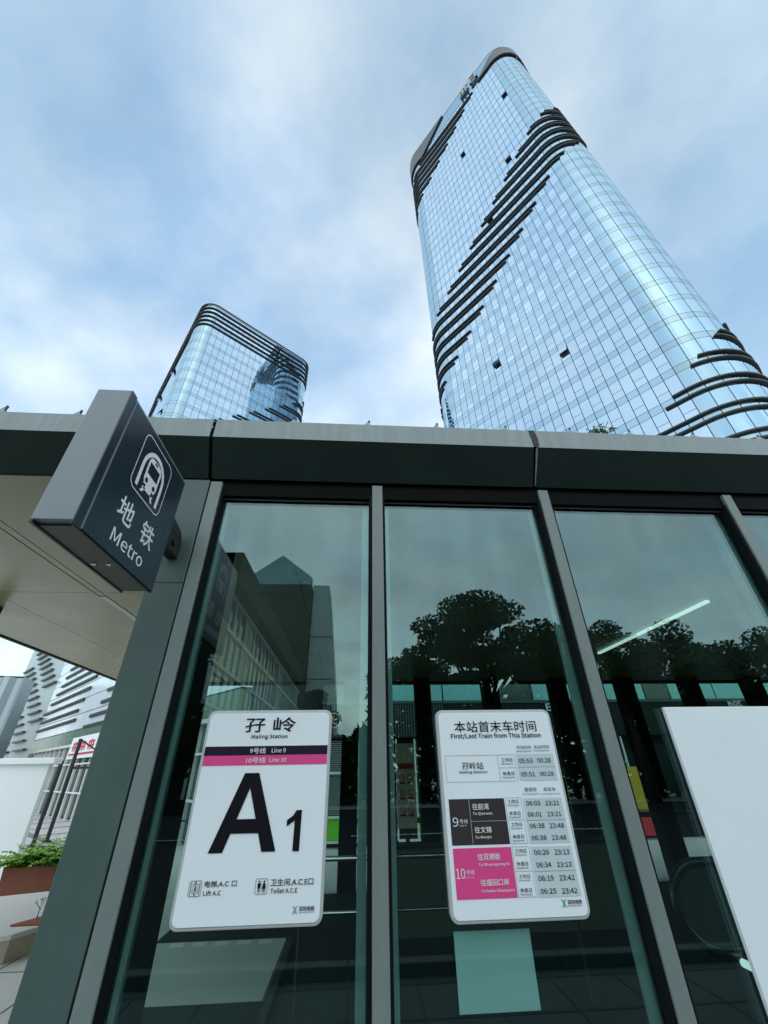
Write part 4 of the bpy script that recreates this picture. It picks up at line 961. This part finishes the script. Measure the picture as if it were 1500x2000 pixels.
# ================================================================== BEHIND THE CAMERA (seen in the glass)
def tree(label, x, y, h, cr, seed, flat=.55, n_leaf=7000, group='trees across the road mirrored in the glass'):
    rnd = random.Random(seed); t = thing('tree', label, 'tree', (x, y, 0), group); b = MB()
    base = Vector((x, y, 0)); fork = base+Vector((rnd.uniform(-.3, .3), rnd.uniform(-.3, .3), h*.42))
    b.tube([base, base.lerp(fork, .5)+Vector((rnd.uniform(-.1, .1), 0, 0)), fork], [h*.035, h*.027, h*.021], 10)
    obj('trunk', b, 'bark', t, smooth=True)
    clumps = []; b = MB()
    for k in range(11):
        a_ = k*2.4+rnd.uniform(-.4, .4); rr = cr*rnd.uniform(.25, .95); top = h*(1-.34*(rr/cr)**1.5)-rnd.uniform(.2, 1.0)
        e = Vector((x+math.cos(a_)*rr, y+math.sin(a_)*rr, top)); mid = fork.lerp(e, .5)+Vector((rnd.uniform(-.4, .4), rnd.uniform(-.4, .4), -rnd.uniform(.1, .8)))
        b.tube([fork, mid, e], [h*.014, h*.009, h*.003], 6)
        clumps.append((e, cr*rnd.uniform(.20, .36)))
        for _ in range(3):
            q_ = mid.lerp(e, rnd.uniform(.2, .9))+Vector((rnd.uniform(-1, 1), rnd.uniform(-1, 1), rnd.uniform(-.5, .3)))*cr*.28
            b.tube([mid.lerp(e, .3), q_], [h*.005, h*.002], 5); clumps.append((q_, cr*rnd.uniform(.12, .25)))
    clumps.append((Vector((x, y, h-.5)), cr*.35))
    obj('limb', b, 'bark', t, smooth=True)
    b = MB(); tot = sum(c_[1]**2 for c_ in clumps)
    for c_, r_ in clumps:
        for _ in range(int(1.4*n_leaf*r_*r_/tot)):
            while True:
                v = Vector((rnd.uniform(-1, 1), rnd.uniform(-1, 1), rnd.uniform(-1, 1)))
                if .25 < v.length < 1: break
            p = c_+Vector((v.x*r_, v.y*r_, v.z*r_*flat)); d = Vector((rnd.uniform(-1, 1), rnd.uniform(-1, 1), rnd.uniform(-.6, .6))).normalized(); s_ = d.orthogonal().normalized(); L_ = rnd.uniform(.13, .26); ww = L_*.40
            b.add([p-d*L_*.5, p+s_*ww, p+d*L_*.5, p-s_*ww], [(0, 1, 2, 3)])
    obj('crown', b, 'leaf_tree', t, fix=False, kind='stuff')
def refl(az, dist): a_ = R(az); return CAM.x+math.sin(a_)*dist, -(CAM.y+math.cos(a_)*dist)
x_, y_ = refl(17.5, 26); tree('tall spreading tree mirrored in the middle pane above the timetable', x_, y_, 11.0, 5.2, 9, .45, 16000)
x_, y_ = refl(8.5, 30); tree('lower tree mirrored at the left of the middle pane', x_, y_, 9.0, 3.4, 5, .55, 9000)
x_, y_ = refl(26.5, 31); tree('rounded tree mirrored beside the second mullion', x_, y_, 8.6, 3.4, 8, .6)
x_, y_ = refl(32.5, 29); tree('bushy tree mirrored left of the strip light in the right pane', x_, y_, 9.2, 3.0, 13, .7)
x_, y_ = refl(39.0, 30); tree('broad tree mirrored under the strip light in the right pane', x_, y_, 8.8, 3.4, 21, .7)
x_, y_ = refl(46.5, 31); tree('tree mirrored at the right edge of the glass', x_, y_, 7.8, 3.2, 34, .7)
x_, y_ = refl(-4.6, 20); tree('small young tree mirrored above the station name board', x_, y_, 4.9, 1.2, 40, .8, 3000)
x_, y_ = refl(-21.5, 16); tree('small leafy tree mirrored beside the corner post', x_, y_, 3.9, 1.5, 44, .8, 3500)
# shrubbery under the trees and the road they stand beyond
rnd = random.Random(77); b = MB()
for _ in range(26000):
    x_ = rnd.uniform(-7, 52); h_ = (6.5+.8*math.sin(x_*.55)+.6*math.sin(x_*1.7+1)) if x_ > 1 else 3.4+.5*math.sin(x_*2)
    p = Vector((x_, -26.5+rnd.uniform(-1.4, 1.4), rnd.uniform(0, 1)**.8*h_)); d = Vector((rnd.uniform(-1, 1), rnd.uniform(-1, 1), rnd.uniform(-.7, .7))).normalized(); q = d.orthogonal().normalized(); L_ = rnd.uniform(.25, .5)
    b.add([p-d*L_, p+q*L_*.4, p+d*L_, p-q*L_*.4], [(0, 1, 2, 3)])
hd = obj('shrubbery', b, 'leaf_tree', fix=False, kind='stuff'); hd['label'] = 'dense dark shrubbery under the trees mirrored in the glass'; hd['category'] = 'shrubs'
g = MB(); g.add([(-300, -23, .004), (300, -23, .004), (300, -3.3, .004), (-300, -3.3, .004)], [(0, 1, 2, 3)])
road = obj('road', g, 'asphalt', kind='structure')
for k in range(-10, 12):
    g = MB(); g.add([(k*6, -13.1, .008), (k*6+3, -13.1, .008), (k*6+3, -12.95, .008), (k*6, -12.95, .008)], [(0, 1, 2, 3)]); obj('lane_mark', g, 'print_white', road)
fw_ = MB(); fw_.add([(-30, -3.15, .004), (30, -3.15, .004), (30, -.0, .004), (-30, -.0, .004)], [(0, 1, 2, 3)])
footway = obj('footway', fw_, 'granite', kind='structure')
for k in range(-8, 12): box('tile_joint', (k*.6, k*.6+.01, -3.14, -.01, .0045, .008), 'seam', footway)
for k in range(1, 6): box('tile_joint', (-4.8, 6.6, -k*.6-.005, -k*.6+.005, .0045, .0085), 'seam', footway)
for k in range(-14, 14): box('kerb_stone', (k*1.0+.005, k*1.0+.995, -3.3, -3.15, 0, .1), 'granite', ground, .01)
# office wing whose windowed side is mirrored in the left pane
ow = thing('office_wing', 'long low office wing with deep dark eaves mirrored in the left pane', 'building', (-12, -40, 0))
box('wall', (-20, -8.0, -62, -21.5, 0, 11.3), 'shop_dark', ow); box('eaves', (-20.5, -7.0, -62.5, -21, 11.31, 13.2), 'black', ow)
for j in range(5):
    z0 = .6+j*2.15
    for k in range(13):
        y0 = -61+k*3.05
        wdw = box('window', (-7.98, -7.93, y0, y0+2.75, z0, z0+1.85), 'win_dark' if (j*5+k*3) % 5 else 'beige_wall', ow)
        box('mullion', (-7.925, -7.85, y0+1.34, y0+1.42, z0, z0+1.85), 'pale_concrete', wdw); box('mullion', (-7.925, -7.82, y0+2.76, y0+2.90, z0, z0+1.85), 'pale_concrete', wdw)
    box('string_course', (-7.99, -7.75, -62, -21.5, z0+1.92, z0+2.06), 'pale_concrete', ow)
gt = thing('gabled_tower', 'ribbed grey block with a glazed gable top mirrored in the left pane', 'building', (-12, -66, 0))
box('shaft', (-18.5, -7.6, -74, -64, 0, 28.6), 'rib_wall', gt)
for k in range(26): box('rib', (-18.4+k*.42, -18.28+k*.42, -63.98, -63.8, .2, 28.4), 'dark_metal', gt)
box('glazed_band', (-18.6, -7.5, -74, -63.85, 28.61, 29.8), 'gable_glass', gt)
b = MB(); b.prism([(-18.6, 29.81), (-7.5, 29.81), (-13.0, 34.2)], -73, -63.9, 'y'); obj('gable', b, 'gable_glass', gt)
box('ridge_bar', (-13.08, -12.92, -63.88, -63.8, 29.9, 34.1), 'shop_frame', gt)
pc = thing('concrete_block', 'pale concrete slab block beside the gabled tower mirrored in the left pane', 'building', (-5, -66, 0))
b = MB(); b.prism([(-7.3, 0), (-1.8, 0), (-3.2, 16), (-4.6, 28.9), (-7.3, 28.9)], -72, -65, 'y'); obj('slab', b, 'pale_concrete', pc)
for z in (7, 13.5, 20): box('joint_line', (-7.29, -3.6, -64.99, -64.95, z, z+.15), 'rib_wall', pc)
